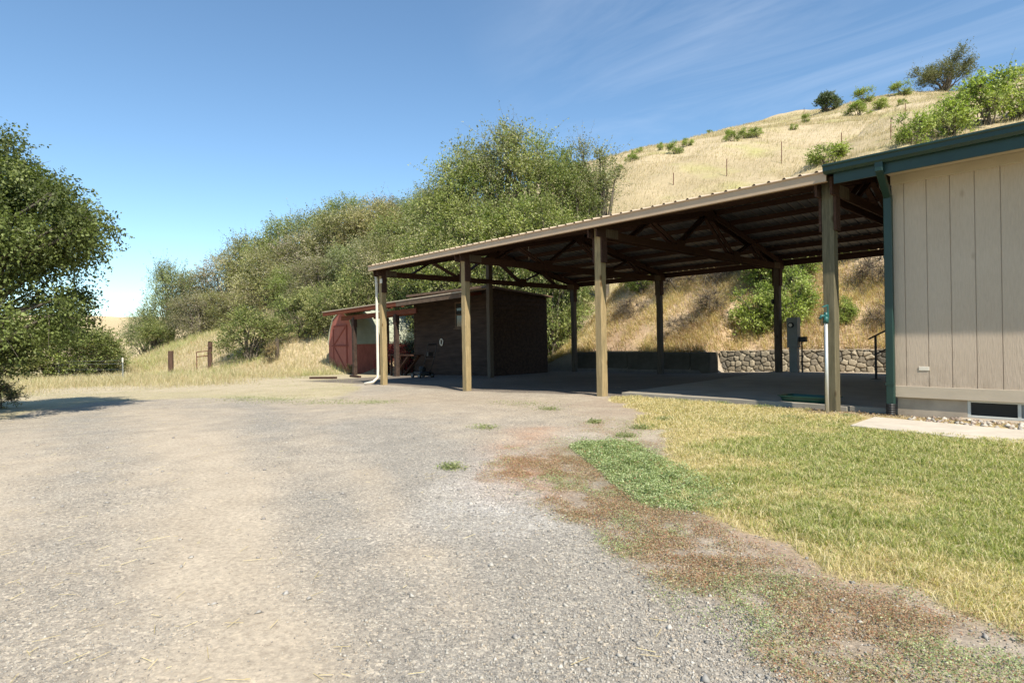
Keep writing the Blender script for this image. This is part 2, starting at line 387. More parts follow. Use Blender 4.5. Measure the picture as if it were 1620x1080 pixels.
# ------------------------------------------------------------------ stuff scatterers
def in_view(x, y, pad=1.06, fmin=1.2):
    f = -.743 * x + .669 * y; r = .669 * x + .743 * y
    return (f > fmin) & (np.abs(r) < f * .84 * pad + .5)
def depth(x, y): return -.743 * x + .669 * y
def groundz(x, y):
    return hgt(x, y) + (fbm(x, y, .8, 90, 4) - .5) * .035 * sst(13, 11, y) * sst(-30, -12, x) + 0.02 * sst(0, .4, lawn_s(x, y)) * (y < 11)
def blades(name, x, y, h, w, lean, col, mat, label, kind='stuff', leandir=None, z=None):
    n = len(x); z = groundz(x, y) if z is None else z
    th = RNG.uniform(0, 2 * pi, n)              # facing of the blade
    ld = RNG.uniform(0, 2 * pi, n) if leandir is None else leandir + RNG.normal(0, .7, n)
    sx, sy = np.cos(th) * w / 2, np.sin(th) * w / 2
    lx, ly = np.cos(ld) * lean * h, np.sin(ld) * lean * h
    B = np.stack([x, y, z - .01], -1)
    S = np.stack([sx, sy, np.zeros(n)], -1)
    mid = B + np.stack([lx * .35, ly * .35, h * .6], -1)
    tip = B + np.stack([lx, ly, h * np.sqrt(np.clip(1 - lean ** 2 * .6, .1, 1))], -1)
    P = np.stack([B - S, B + S, mid - S * .75, mid + S * .75, tip], 1).reshape(-1, 3)
    k = np.arange(n)[:, None] * 5
    T = np.concatenate([k + [0, 1, 3], k + [0, 3, 2], k + [2, 3, 4]], 1).reshape(-1, 3)
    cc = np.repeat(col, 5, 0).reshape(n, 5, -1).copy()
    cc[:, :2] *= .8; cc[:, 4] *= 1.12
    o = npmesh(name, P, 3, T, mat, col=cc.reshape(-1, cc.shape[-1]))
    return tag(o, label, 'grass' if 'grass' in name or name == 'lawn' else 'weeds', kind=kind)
def palette(n, cols, wts=None, var=.15):
    cols = np.array(cols); idx = RNG.choice(len(cols), n, p=wts)
    return cols[idx] * RNG.uniform(1 - var, 1 + var, (n, 1))
M_BLADE = attr_mat('grass_blade', .75, .25, .35)
M_DRYB = attr_mat('dry_blade', .85, .15, .3)
M_LEAF = attr_mat('leaf', .55, .35, .3)
M_STONE = attr_mat('gravel_stone', .85, .25)

# lawn: blade density falls with distance
n = 1500000
x = RNG.uniform(-9, 3.5, n); y = RNG.uniform(2.2, 11.05, n); k = in_view(x, y); x, y = x[k], y[k]; n = len(x)
f = depth(x, y); s = lawn_s(x, y)
lawn, yard, weed, cov, tt_, n1, n2, n3 = zones(x, y)
keep = in_view(x, y) & (lawn > .35) & (RNG.uniform(0, 1, n) < np.clip(22 / np.maximum(f, 1) ** 2 + .10, 0, 1)) & (RNG.uniform(0, 1, n) < .3 + .9 * sst(-.1, .5, s)) 
# paved walkway and the strip of soil at the house wall stay bare
keep &= ~((x > -3.35) & (y > 9.25 + (x + 3.2) * -.0)) & ~((x > -4.4) & (y > 10.35))
x, y, f, s, n1, n2, n3 = [q[keep] for q in (x, y, f, s, n1, n2, n3)]
n = len(x); print('lawn blades', n)
green = sst(.3, 1.7, s + n1 * 4.2 + n3 * 1.6) * sst(10.8, 8.3, y + n1 * 3) * .95
g = RNG.uniform(0, 1, n) < green * .66 * (1 - .8 * sst(-3.2, -4.6, x) * sst(6.9, 8.3, y)) + .04
colg = palette(n, [(.27, .305, .085), (.36, .385, .13), (.155, .20, .05), (.52, .50, .27)], [.3, .3, .22, .18], .28)
cold = palette(n, [(.62, .52, .31), (.52, .43, .23), (.70, .61, .42), (.44, .38, .19)], [.35, .3, .15, .2])
col = np.where(g[:, None], colg, cold)
hh_ = RNG.uniform(.018, .066, n) * (1 + f * .02) * (.55 + .9 * vn(x, y, .11, 77)) * (.7 + .6 * sst(-.2, .3, n1)) 
blades('lawn_grass', x, y, hh_, .0022 * (1 + f * .30), RNG.uniform(.3, 1.25, n), col, M_BLADE, 'short green and straw-coloured lawn grass beside the gravel drive')

# gravel stones: rough little octahedra
def stones(name, x, y, r, col, label, mat=M_STONE, sink=.25, squash=.65):
    n = len(x); z = groundz(x, y)
    base = np.array([(1, 0, 0), (-.2, 1, 0), (-1, .1, 0), (.1, -1, 0), (.15, .1, 1), (-.1, 0, -1)], float)
    P = base[None] * RNG.uniform(.6, 1.25, (n, 6, 1)) + RNG.normal(0, .13, (n, 6, 3))
    th = RNG.uniform(0, 2 * pi, n); ct, st = np.cos(th)[:, None], np.sin(th)[:, None]
    X = (P[..., 0] * ct - P[..., 1] * st * .8) * r[:, None]; Y = (P[..., 0] * st + P[..., 1] * ct * .8) * r[:, None]
    Z = P[..., 2] * r[:, None] * squash
    W = np.stack([X + x[:, None], Y + y[:, None], Z + (z + r * sink)[:, None]], -1).reshape(-1, 3)
    k = np.arange(n)[:, None] * 6
    tr = [(0, 1, 4), (1, 2, 4), (2, 3, 4), (3, 0, 4), (1, 0, 5), (2, 1, 5), (3, 2, 5), (0, 3, 5)]
    T = np.concatenate([k + list(q) for q in tr], 1).reshape(-1, 3)
    o = npmesh(name, W, 3, T, mat, col=np.repeat(col, 6, 0))
    return tag(o, label, 'gravel', kind='stuff')
n = 520000
# sample more thickly near the camera
f = 1.6 + 11 * RNG.uniform(0, 1, n) ** 1.5; rr = RNG.uniform(-.9, .9, n) * f
x = -.743 * f + .669 * rr; y = .669 * f + .743 * rr
lawn, yard, weed, cov, tt_, n1, n2, n3 = zones(x, y)
p = cov * (1 - lawn) * (1 - .75 * weed) * yard
keep = (RNG.uniform(0, 1, n) < p * (.45 + .55 * np.clip(3 / f, 0, 1)) * .8) & (y < 11)
x, y, f = x[keep], y[keep], f[keep]; n = len(x); print('stones', n)
r = np.clip(RNG.lognormal(-5.5, .46, n), .0018, .017) * (.78 + .3 * sst(-2.5, -.5, weed_s(x, y)))
col = palette(n, [(.29, .27, .238), (.37, .342, .295), (.19, .178, .16), (.46, .425, .365), (.40, .34, .265)], [.36, .26, .18, .07, .13], .12)
stones('gravel', x, y, r, col, 'loose crushed grey gravel covering the drive')
n = 130
f = RNG.uniform(2.2, 9, n); rr = RNG.uniform(-.8, .6, n) * f
x = -.743 * f + .669 * rr; y = .669 * f + .743 * rr; k = (lawn_s(x, y) < -.2); x, y = x[k], y[k]
stones('larger_gravel', x, y, RNG.uniform(.012, .026, len(x)), palette(len(x), [(.42, .39, .34), (.34, .32, .29), (.26, .24, .22)], [.4, .35, .25]), 'a few bigger pale stones lying among the gravel')

# straw litter on the drive
n = 1500
f = 2 + 16 * RNG.uniform(0, 1, n) ** 1.3; rr = (RNG.uniform(-.86, .25, n)) * f
x = -.743 * f + .669 * rr; y = .669 * f + .743 * rr
lawn, yard, weed, cov, tt_, n1, n2, n3 = zones(x, y)
k = (lawn < .1) & (RNG.uniform(0, 1, n) < .25 + n1 * 1.5 + .25 * (rr / f < -.5)); x, y = x[k], y[k]; n = len(x)
th = RNG.uniform(0, pi, n); L = RNG.uniform(.02, .11, n) / 2; z = groundz(x, y) + RNG.uniform(.006, .014, n)
dx, dy = np.cos(th) * L, np.sin(th) * L; wx, wy = -np.sin(th) * .0011, np.cos(th) * .0011
P = np.stack([np.stack([x - dx - wx, y - dy - wy, z], -1), np.stack([x + dx - wx, y + dy - wy, z + .004], -1), np.stack([x + dx + wx, y + dy + wy, z + .005], -1), np.stack([x - dx + wx, y - dy + wy, z + .001], -1)], 1).reshape(-1, 3)
tag(npmesh('straw_litter', P, 4, np.arange(n * 4), M_DRYB, col=np.repeat(palette(n, [(.68, .56, .32), (.5, .4, .22)]), 4, 0)), 'dry straw stems scattered over the drive', 'straw', kind='stuff')

# weeds strip: low knotweed, green and rusty, made of tiny leaves on sprawling stems
def leafquads(p, d, nrm, L, W):
    """rhombic leaves: p base, d direction, nrm normal"""
    s = np.cross(d, nrm); s /= np.maximum(np.linalg.norm(s, axis=1, keepdims=True), 1e-6)
    L = L[:, None]; W = W[:, None]
    dn = nrm * L * .12
    return np.stack([p, p + d * L * .45 + s * W * .5 + dn, p + d * L, p + d * L * .45 - s * W * .5 + dn], 1).reshape(-1, 3)
def unit(v): return v / np.maximum(np.linalg.norm(v, axis=-1, keepdims=True), 1e-6)
def low_weeds(name, x, y, hmax, L, col, label, cat='weeds'):
    n = len(x); z = groundz(x, y) + RNG.uniform(.002, 1, n) ** 1.5 * hmax
    d = unit(np.stack([RNG.normal(0, 1, n), RNG.normal(0, 1, n), RNG.normal(.2, .45, n)], -1))
    nr = unit(np.stack([RNG.normal(0, .6, n), RNG.normal(0, .6, n), np.ones(n)], -1))
    V = leafquads(np.stack([x, y, z], -1), d, nr, L, L * RNG.uniform(.3, .55, n))
    return tag(npmesh(name, V, 4, np.arange(n * 4), M_LEAF, col=np.repeat(col, 4, 0)), label, cat, kind='stuff')
n = 2200000
x = RNG.uniform(-7.5, 2.2, n); y = RNG.uniform(1.0, 8, n); k = in_view(x, y) & (weed_s(x, y) > -.7) & (lawn_s(x, y) < .5); x, y = x[k], y[k]; n = len(x)
f = depth(x, y)
lawn, yard, weed, cov, tt_, n1, n2, n3 = zones(x, y)
tuft = fbm(x, y, .16, 123, 3) - .5
dirt = np.exp(-(polyd(x, y, [(-2.65, 4.12), (-1.9, 3.85), (-1.2, 3.5)]) / .2) ** 2)
gpd = np.exp(-(polyd(x, y, [(-4.75, 5.75), (-3.8, 5.1), (-2.75, 4.3)]) / .42) ** 2)
pr = weed * (1 - lawn * .9) * sst(-.24, .10, tuft + n2 * .5) * (1 - dirt) * np.where(y > 5, .25, 1) * np.clip(14 / f ** 2 + .25, 0, 1) * .8
pr = np.where(gpd > .35, gpd * .8, pr * 1.1)
keep = in_view(x, y) & (RNG.uniform(0, 1, n) < pr)
x, y, f, n1, n2, gpd, tuft = [q[keep] for q in (x, y, f, n1, n2, gpd, tuft)]; n = len(x); print('weed leaves', n)
gr_ = RNG.uniform(0, 1, n) < np.where(gpd > .35, .93, np.clip(.26 + (fbm(x, y, .5, 321, 3) - .5) * 3.0, .05, .8))
colg = palette(n, [(.27, .33, .14), (.36, .42, .20), (.44, .49, .27), (.20, .25, .11)], None, .25)
colr = palette(n, [(.34, .17, .10), (.42, .26, .16), (.27, .135, .085), (.50, .40, .26), (.28, .23, .12)])
low_weeds('ground_weeds', x, y, np.where(gpd > .35, .03 + .11 * sst(-.1, .3, tuft), .02 + .06 * sst(-.05, .3, tuft)), RNG.uniform(.006, .0125, n) * (1 + f * .06) * np.where(gpd > .35, 1.6, 1), np.where(gr_[:, None], colg, colr), 'sprawling green and rust-red weeds along the lawn edge')
# single green tufts on the drive and along the slab
tx = [(-7.13, 5.84, .22), (-5.13, 3.75, .13), (-5.08, 6.61, .16), (-5.35, 7.3, .15), (-6.3, 7.4, .12), (-9.2, 8.6, .35), (-8.1, 8.2, .2), (-5.6, 8.3, .12), (-4.2, 9.6, .16), (-3.6, 10.35, .12), (-7, 10.9, .2), (-5.2, 10.9, .2), (-6.1, 11.0, .14), (-14.6, 6.6, .4), (-15.6, 6.2, .5), (-13.6, 6.9, .5), (-16.6, 5.9, .5), (-17.3, 5.6, .4), (-12.9, 7.4, .3)]
xs, ys = [], []
for a_, b_, rr_ in tx:
    k = int(420 if rr_ < .3 else 500); xs.append(a_ + RNG.normal(0, rr_ * (.6 if rr_ < .3 else 1.3), k)); ys.append(b_ + RNG.normal(0, rr_ * (.45 if rr_ < .3 else .9), k))
x = np.concatenate(xs); y = np.concatenate(ys); n = len(x)
low_weeds('weed_tufts', x, y, .05, RNG.uniform(.015, .04, n), palette(n, [(.18, .22, .08), (.25, .28, .12), (.32, .32, .17)]), 'small flat tufts of green weeds on the bare drive')

# tall dry field grass beyond the drive, up the foot of the hill
n = 260000
f = 17 + 50 * RNG.uniform(0, 1, n) ** 1.3; rr = RNG.uniform(-.88, -.10, n) * f
x = -.743 * f + .669 * rr; y = .669 * f + .743 * rr
lawn, yard, weed, cov, tt_, n1, n2, n3 = zones(x, y)
inpath = polyd(x, y, [(-27, 12.8), (-24, 9.0), (-30, 6.5), (-38, 8)])
edge = (np.interp(y, GY, GX) - x)
mow = sst(6, 15, edge + n3 * 5) * sst(12.6, 15, -x * .4 + 0 * y + 4)
mow = np.where(tt_ > 0, 1, mow)
shed = (x > -31.5) & (y > 12.8) & (y < 22.5)
keep = (yard < .5) & ~shed & (RNG.uniform(0, 1, n) < (.25 + .75 * mow) * np.clip(.75 + n3 * 1.6, .1, 1)) & (x < -15)
x, y, f, mow, n3, n1 = [q[keep] for q in (x, y, f, mow, n3, n1)]; n = len(x); print('field blades', n)
col = palette(n, [(.50, .42, .27), (.43, .37, .21), (.58, .50, .35), (.36, .34, .17), (.42, .29, .18)], [.38, .25, .20, .09, .08])
gz_ = fbm(x, y, 5, 404, 3)
col = np.where(((gz_ > .60) & (RNG.uniform(0, 1, n) < .6))[:, None], palette(n, [(.36, .37, .17), (.42, .42, .20), (.28, .30, .12)]), col)
hh_ = (.03 + mow * RNG.uniform(.12, .5, n)) * RNG.uniform(.5, 1.15, n) * (.7 + .8 * gz_)
blades('field_grass', x, y, hh_, .010 * (f / 22), RNG.uniform(.1, .7, n) + .5 * (mow < .3), col, M_DRYB, 'tall dry yellow grass beyond the gravel drive', z=hgt(x, y))

# bank behind the pole barn: matted brown and straw grass
n = 230000
x = RNG.uniform(-23, -3, n); y = RNG.uniform(21.9, 34, n)
tt_ = y - foot(x); n1 = fbm(x, y, 1.3, 501, 4) - .5; n2 = fbm(x, y, .5, 511, 3) - .5
keep = (tt_ > .35) & (RNG.uniform(0, 1, n) < np.clip(.6 + n1 * 2.2, .08, 1) * np.clip(1.15 - tt_ / 13, .15, 1))
x, y, n1, n2 = x[keep], y[keep], n1[keep], n2[keep]; n = len(x); print('bank blades', n)
brown = sst(-.22, .08, fbm(x, y, 2.1, 521, 3) - .5 + n2 * .5)
c1 = palette(n, [(.74, .60, .40), (.66, .51, .33), (.56, .42, .27), (.52, .47, .25)]); c2 = palette(n, [(.46, .30, .20), (.56, .39, .26), (.34, .22, .15), (.58, .50, .42)])
col = np.where((RNG.uniform(0, 1, n) < brown * .7)[:, None], c2, c1)
blades('bank_grass', x, y, RNG.uniform(.12, .42, n), .016, RNG.uniform(.3, 1.3, n), col, M_DRYB, 'matted dry grass and brown weeds on the cut bank', leandir=-pi / 2, z=hgt(x, y))

# upper hillside: dry bunch grass
n = 190000
f = 30 + 100 * RNG.uniform(0, 1, n) ** 1.1; rr = RNG.uniform(.05, .95, n) * f
x = -.743 * f + .669 * rr; y = .669 * f + .743 * rr
n3 = fbm(x, y * 2, 5, 611, 4) - .5
keep = (y > foot(x) + 7) & (RNG.uniform(0, 1, n) < np.clip(.55 + n3 * 2.2, .06, 1))
x, y, f = x[keep], y[keep], f[keep]; n = len(x)
col = palette(n, [(.52, .42, .27), (.43, .345, .21), (.60, .50, .35), (.36, .33, .17)], [.4, .3, .2, .1])
blades('hillside_grass', x, y, RNG.uniform(.15, .5, n), .010 * (f / 22), RNG.uniform(.2, .8, n), col, M_DRYB, 'dry golden bunch grass covering the hillside', leandir=0.4, z=hgt(x, y))
# ------------------------------------------------------------------ materials of the buildings
M_POST = wood('treated_post', (.19, .16, .085), (.36, .27, .14), (.50, .38, .21))
M_POSTG = wood('grey_green_post', (.085, .075, .045), (.15, .13, .08), (.23, .19, .12))
M_STAIN = wood('brown_stained_timber', (.045, .023, .016), (.07, .036, .024), (.10, .054, .036), 'X', knots=False)  # brown stain, its tone deepened for the shaded barn interior
M_REDBEAM = wood('red_brown_beam', (.12, .035, .018), (.17, .05, .025), (.22, .075, .04), 'X', knots=False)
M_GREYWOOD = wood('weathered_shaded_wood', (.07, .055, .04), (.12, .095, .07), (.18, .14, .105))  # weathered wood, with shade on the back posts darkened into the colour
M_TANMETAL = simple('tan_metal_trim', (.50, .36, .235), .45, .5, .0, .06, 3, bstr=.03)
M_ROOF = simple('tan_roof_metal', (.46, .36, .25), .45, .5, 0, .08, 2, bstr=.03)
M_UNDER = simple('galvanised_underside', (.13, .13, .13), .5, .5, .3, .15, 2, bstr=.05)  # galvanised grey taken darker so shade under the roof is in the colour
M_TEAL = simple('teal_painted_metal', (.010, .037, .029), .42, .5, 0, .12, 3, (1, 1, .4), bstr=.04)
M_FOUND = simple('concrete_foundation', (.40, .33, .25), .9, .2, 0, .18, 3, bstr=.4)
M_SLAB = simple('concrete_slab', (.31, .275, .22), .85, .25, 0, .13, 1.6, bstr=.25)
M_WALK = simple('walkway_concrete', (.52, .46, .38), .85, .25, 0, .10, 4, bstr=.3)
M_WINF = simple('pale_window_frame', (.55, .55, .50), .5, .4, 0, .05, 4)
M_DARK = simple('dark_interior', (.02, .02, .018), .6, .3, 0, .2, 4)
M_GLASS = simple('dark_glass', (.04, .045, .045), .08, .6, 0, .1, 3, bstr=0)
M_BLACK = simple('black_plastic', (.015, .015, .016), .5, .4, 0, .2, 8)
M_IRON = simple('black_iron', (.018, .017, .016), .55, .4, .2, .2, 8)
M_RUST = simple('rusty_steel', (.16, .07, .045), .85, .3, .2, .4, 14)
M_GALV = simple('galvanised_pipe', (.62, .62, .60), .4, .5, .5, .08, 5, bstr=.05)
M_WHITE = simple('white_paint', (.68, .62, .52), .55, .4, 0, .08, 5)
M_GREYBOX = simple('grey_steel_box', (.20, .21, .20), .5, .4, .1, .1, 4, bstr=.05)
M_TUB = simple('dark_green_plastic', (.008, .06, .04), .4, .5, 0, .15, 5)
M_TEALV = simple('teal_valve', (.02, .11, .10), .4, .5, 0, .3, 20)
M_BLOCK = simple('cast_concrete_block', (.10, .086, .066), .9, .2, 0, .2, 2.5, bstr=.5)  # concrete, darkened in colour for the barn shadow over the row
M_RED = simple('barn_red_siding', (.36, .125, .095), .8, .25, 0, .14, 5, (2, 2, .6), bstr=.2)
M_REDT = simple('barn_red_trim', (.24, .065, .048), .75, .25, 0, .16, 6, bstr=.15)
M_GAMBREL = simple('grey_green_roll_roof', (.37, .39, .30), .9, .2, 0, .10, 3, bstr=.3)
M_DKBOARD = simple('dark_brown_board_siding', (.058, .038, .029), .85, .2, 0, .35, 2.2, (.6, 4, 4), bstr=.3)
M_TANTRIM = simple('faded_brown_fascia', (.14, .095, .065), .8, .2, 0, .2, 5)
# painted grooved siding: embossed wood grain running up the sheets
m, t, b = new_mat('taupe_grooved_siding', .8, .25)
n_a = noise(t, coords(t, (1, 1, .12)), 55, 6, .62, .4); n_b = noise(t, coords(t), 1.1, 5)
c_ = mixc(t, ramp(t, n_b, [(.3, (0, 0, 0)), (.7, (1, 1, 1))]), (.47, .375, .285), (.52, .42, .325))
c_ = mixc(t, .3, c_, ramp(t, n_a, [(.32, (.72, .72, .72)), (.6, (1.05, 1.05, 1.05))]), 'MULTIPLY')
sm = nd(t, 'ShaderNodeTexVoronoi', Scale=2.3); t.links.new(coords(t, (1, 1, .5)), sm.inputs[0])
c_ = mixc(t, .5, c_, ramp(t, sm.outputs['Distance'], [(.03, (.6, .56, .5)), (.09, (1, 1, 1))]), 'MULTIPLY')
sx = nd(t, 'ShaderNodeSeparateXYZ'); tcn = nd(t, 'ShaderNodeTexCoord'); t.links.new(tcn.outputs['Object'], sx.inputs[0])
mz = nd(t, 'ShaderNodeMapRange'); mz.inputs[1].default_value = .45; mz.inputs[2].default_value = 1.1; mz.inputs[3].default_value = .8; mz.inputs[4].default_value = 0; t.links.new(sx.outputs[2], mz.inputs[0])
dn = nd(t, 'ShaderNodeMath', operation='MULTIPLY'); t.links.new(mz.outputs[0], dn.inputs[0]); t.links.new(ramp(t, noise(t, coords(t, (1, 1, .5)), 7, 6, .7), [(.42, (0, 0, 0)), (.75, (1, 1, 1))]), dn.inputs[1])
c_ = mixc(t, dn.outputs[0], c_, (.30, .235, .17))
t.links.new(c_, b.inputs['Base Color']); bump(t, b, n_a, .8, .006)
M_SIDING = m
M_TAUPE = simple('taupe_trim', (.47, .395, .30), .75, .25, 0, .06, 8, (.3, 1, 1), bstr=.25)

# ------------------------------------------------------------------ pole barn
def post_mb(x, y, z0, z1, w=.19, n=14):
    mb = MB(); rs = random.Random(int(x * 31 + y * 17))
    jx = [rs.uniform(-.004, .004) for _ in range(n + 1)]; c = .012
    poly = [(-w / 2 + c, -w / 2), (w / 2 - c, -w / 2), (w / 2, -w / 2 + c), (w / 2, w / 2 - c), (w / 2 - c, w / 2), (-w / 2 + c, w / 2), (-w / 2, w / 2 - c), (-w / 2, -w / 2 + c)]
    vs = []; fs = []
    for i in range(n + 1):
        zz = z0 + (z1 - z0) * i / n
        vs += [(x + px + jx[i], y + py + jx[-i - 1], zz) for px, py in poly]
    for i in range(n):
        fs += [(i * 8 + k, i * 8 + (k + 1) % 8, (i + 1) * 8 + (k + 1) % 8, (i + 1) * 8 + k) for k in range(8)]
    fs += [tuple(range(8))[::-1], tuple(n * 8 + k for k in range(8))]
    return mb.add(vs, fs)
barn = thing('pole_barn', (-11.5, 16, 0), 'long open-sided pole barn with tan metal roof and brown trusses', 'pole barn')
XS_F = (-18.98, -14.22, -9.12, -4.08); XS_B = (-19.12, -14.42, -9.58, -4.5)
EZ, RZ, YE0, YE1, YR = 4.02, 5.12, 10.60, 21.5, 16.05       # eave, ridge heights and lines
XL, XR = -19.2, -3.97
for i, x in enumerate(XS_F):
    post_mb(x, 11.0, H(x, 11) - .25, 3.98).build('post', M_POSTG if i == 3 else M_POST, barn)
for x in XS_B: post_mb(x, 21.1, H(x, 21) - .2, 3.98, .2).build('post', M_STAIN if 0 else M_GREYWOOD, barn)
post_mb(-19.1, 16.0, H(-19.1, 16) - .2, 4.75, .2).build('post', M_GREYWOOD, barn)
def roofz(y): return EZ + (RZ - EZ) * (1 - abs(y - YR) / (YR - YE0 if y < YR else YE1 - YR))
for i in range(4):
    for (x, y, s) in ((XS_F[i], 11.0, 1), (XS_B[i], 21.1, -1)):
        for d in (-1, 1):
            MB().box(x + d * .118 - .02, x + d * .118 + .02, y - .10, y + .10, 3.08, 3.66).build('support_block', M_STAIN, barn, bevel=.003)
    # truss: two plies of bottom chord and top chords, webs between
    mb = MB()
    def xx(y): return XS_F[i] + (XS_B[i] - XS_F[i]) * (y - 11) / 10.1
    for d in (-1, 1):
        o = d * .122
        mb.bar((xx(10.72) + o, 10.72, 3.74), (xx(21.35) + o, 21.35, 3.74), .04, .17)
        mb.bar((xx(10.70) + o, 10.70, roofz(10.7) - .19), (xx(YR) + o, YR, RZ - .19), .04, .17)
        mb.bar((xx(21.4) + o, 21.40, roofz(21.4) - .19), (xx(YR) + o, YR, RZ - .19), .04, .17)
    for (y0, z0, y1, z1) in ((16.05, 4.86, 14.4, 3.8), (16.05, 4.86, 17.7, 3.8), (14.4, 3.8, 13.1, roofz(13.1) - .2), (17.7, 3.8, 19.0, roofz(19.0) - .2), (12.2, 3.8, 13.1, roofz(13.1) - .2), (19.9, 3.8, 19.0, roofz(19) - .2)):
        for d in (-1, 1): mb.bar((xx(y0) + d * .075, y0, z0), (xx(y1) + d * .075, y1, z1), .038, .10, (1, 0, 0))
    tr = mb.build('truss', M_STAIN, barn)
    for y in (11.28, 20.75):
        for d in (-1, 1): MB().box(xx(y) + d * .152 - .006, xx(y) + d * .152 + .006, y - .22, y + .22, 3.66, 3.86).build('gusset_plate', M_GREYWOOD, barn)
    for y in (14.4, 17.7): MB().box(xx(y) + .148, xx(y) + .158, y - .2, y + .2, 3.68, 3.95).build('gusset_plate', M_STAIN, barn)
    MB().box(xx(YR) + .148, xx(YR) + .158, YR - .2, YR + .2, 4.66, 4.98).build('gusset_plate', M_STAIN, barn)
# purlins
py = [11.15, 12.05, 12.95, 13.85, 14.75, 15.65, 16.45, 17.35, 18.25, 19.15, 20.05, 20.95]
for y in py:
    z = roofz(y) - .055
    MB().bar((XL + .03, y, z - .03), (XR - .03, y, z - .03), .05, .14, (0, 0, 1)).build('purlin', M_STAIN, barn)
# eave girts
MB().box(XL + .02, XR - .02, 10.66, 10.70, 3.84, 3.99).build('eave_board', M_STAIN, barn)
MB().box(XL + .02, XR - .02, 21.36, 21.40, 3.78, 3.98).build('eave_board', M_STAIN, barn)
# ribbed metal roof
def ribbed(x0, x1, y0, z0, y1, z1, pitch=.27, rh=.030, th=.003):
    prof = []; x = x0
    while x < x1 - .001:
        for dx, dz in ((0, 0), (pitch - .075, 0), (pitch - .05, rh), (pitch - .02, rh)):
            if x + dx < x1: prof.append((x + dx, dz))
        x += pitch
    prof.append((x1, 0)); n = len(prof)
    vs = [(px, y0, z0 + dz) for px, dz in prof] + [(px, y1, z1 + dz) for px, dz in prof]
    vs += [(px, y0, z0 + dz - th) for px, dz in prof] + [(px, y1, z1 + dz - th) for px, dz in prof]
    fs = []
    for k in range(n - 1):
        fs += [(k, k + 1, n + k + 1, n + k), (2 * n + k, 3 * n + k, 3 * n + k + 1, 2 * n + k + 1), (k, 2 * n + k, 2 * n + k + 1, k + 1), (n + k, n + k + 1, 3 * n + k + 1, 3 * n + k)]
    return MB().add(vs, fs)
o = ribbed(XL, XR, YE0 - .03, EZ - .004, YR, RZ, ).build('roof_panel', M_ROOF, barn); 
o2 = ribbed(XL, XR, YE1 + .03, EZ - .004, YR + .002, RZ).build('roof_panel', M_ROOF, barn)
# the bare galvanised inner face of the sheets
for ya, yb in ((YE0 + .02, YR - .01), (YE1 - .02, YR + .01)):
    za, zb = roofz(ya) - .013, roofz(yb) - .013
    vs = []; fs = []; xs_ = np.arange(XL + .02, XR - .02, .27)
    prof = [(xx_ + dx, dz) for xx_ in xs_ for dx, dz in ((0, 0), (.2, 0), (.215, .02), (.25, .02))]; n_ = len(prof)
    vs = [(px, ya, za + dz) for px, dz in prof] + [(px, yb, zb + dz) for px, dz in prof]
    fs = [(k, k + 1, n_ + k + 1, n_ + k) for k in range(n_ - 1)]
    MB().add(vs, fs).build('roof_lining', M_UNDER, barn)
MB().prism([(YR - .18, RZ - .02), (YR, RZ + .035), (YR + .18, RZ - .02), (YR + .18, RZ + .015), (YR, RZ + .07), (YR - .18, RZ + .015)], 'X', XL - .01, XR).build('ridge_cap', M_ROOF, barn)
# fascia and rake trims
for y0, y1, yl in ((YE0 - .022, YE0 - .018, YE0 - .045), (YE1 + .018, YE1 + .022, YE1 + .045)):
    a, b_ = min(y0, yl), max(y1, yl)
    if y0 < 15: poly = [(YE0 + .055, EZ - .175), (YE0 - .02, EZ - .175), (YE0 - .02, EZ - .03), (YE0 - .05, EZ - .022), (YE0 - .05, EZ - .012), (YE0 + .0, EZ - .012), (YE0 + .0, EZ - .165), (YE0 + .055, EZ - .165)]
    else: poly = [(YE1 - .055, EZ - .175), (YE1 + .02, EZ - .175), (YE1 + .02, EZ - .012), (YE1 + .0, EZ - .012), (YE1 + .0, EZ - .165), (YE1 - .055, EZ - .165)]
    MB().prism(poly, 'X', XL - .02, XR).build('fascia', M_TANMETAL, barn)
for s in (0, 1):
    ya = YE0 if s == 0 else YE1
    MB().bar((XL - .012, ya, roofz(ya) - .07), (XL - .012, YR, RZ - .07), .018, .17).build('rake_trim', M_TANMETAL, barn)
# white downspout strapped to the far corner post
MB().tube([(-19.14, 10.83, 3.80), (-19.16, 10.87, 3.4), (-19.14, 10.86, .45), (-19.13, 10.85, .12), (-19.2, 10.7, -.04), (-19.42, 10.48, -.10)], .048, 10).build('downspout', M_WHITE, barn, smooth=True)
MB().box(-18.93, -18.80, 10.86, 10.90, 3.40, 3.56).build('light_fixture', M_WHITE, barn, bevel=.01)
MB().tube([(-14.4, 13.76, 4.45), (-14.4, 13.765, 4.2), (-14.39, 13.76, 3.93)], .008, 6).build('hanging_cord', M_WHITE, barn)
MB().box(-9.72, -9.66, 20.9, 21.0, 2.45, 2.62).build('outlet_box', M_BLACK, barn, bevel=.01)

# ------------------------------------------------------------------ house
house = thing('house', (-3.2, 11.2, 0), 'taupe grooved-plywood house end with dark teal gutter and downspout', 'house')
HX0, HX1, HY0, HY1 = -3.2, 9.0, 11.2, 21.2
def grooved_wall(fixed, a0, a1, z0, z1, side, pitch=.305, gw=.011, first=.17):
    mb = MB(); xs = [a0]; x = a0 + first
    while x < a1 - .05: xs.append(x); x += pitch
    xs.append(a1)
    for i in range(len(xs) - 1):
        l = xs[i] + (gw / 2 if i else 0); r = xs[i + 1] - (gw / 2 if i < len(xs) - 2 else 0)
        if side == 'front': mb.box(l, r, fixed, fixed + .012, z0, z1)
        else: mb.box(fixed, fixed + .012, l, r, z0, z1)
    return mb
mb = grooved_wall(HY0, HX0, HX1, .48, 3.86, 'front'); mb.box(HX0 + .012, HX1, HY0 + .0125, HY0 + .12, .30, 3.88)
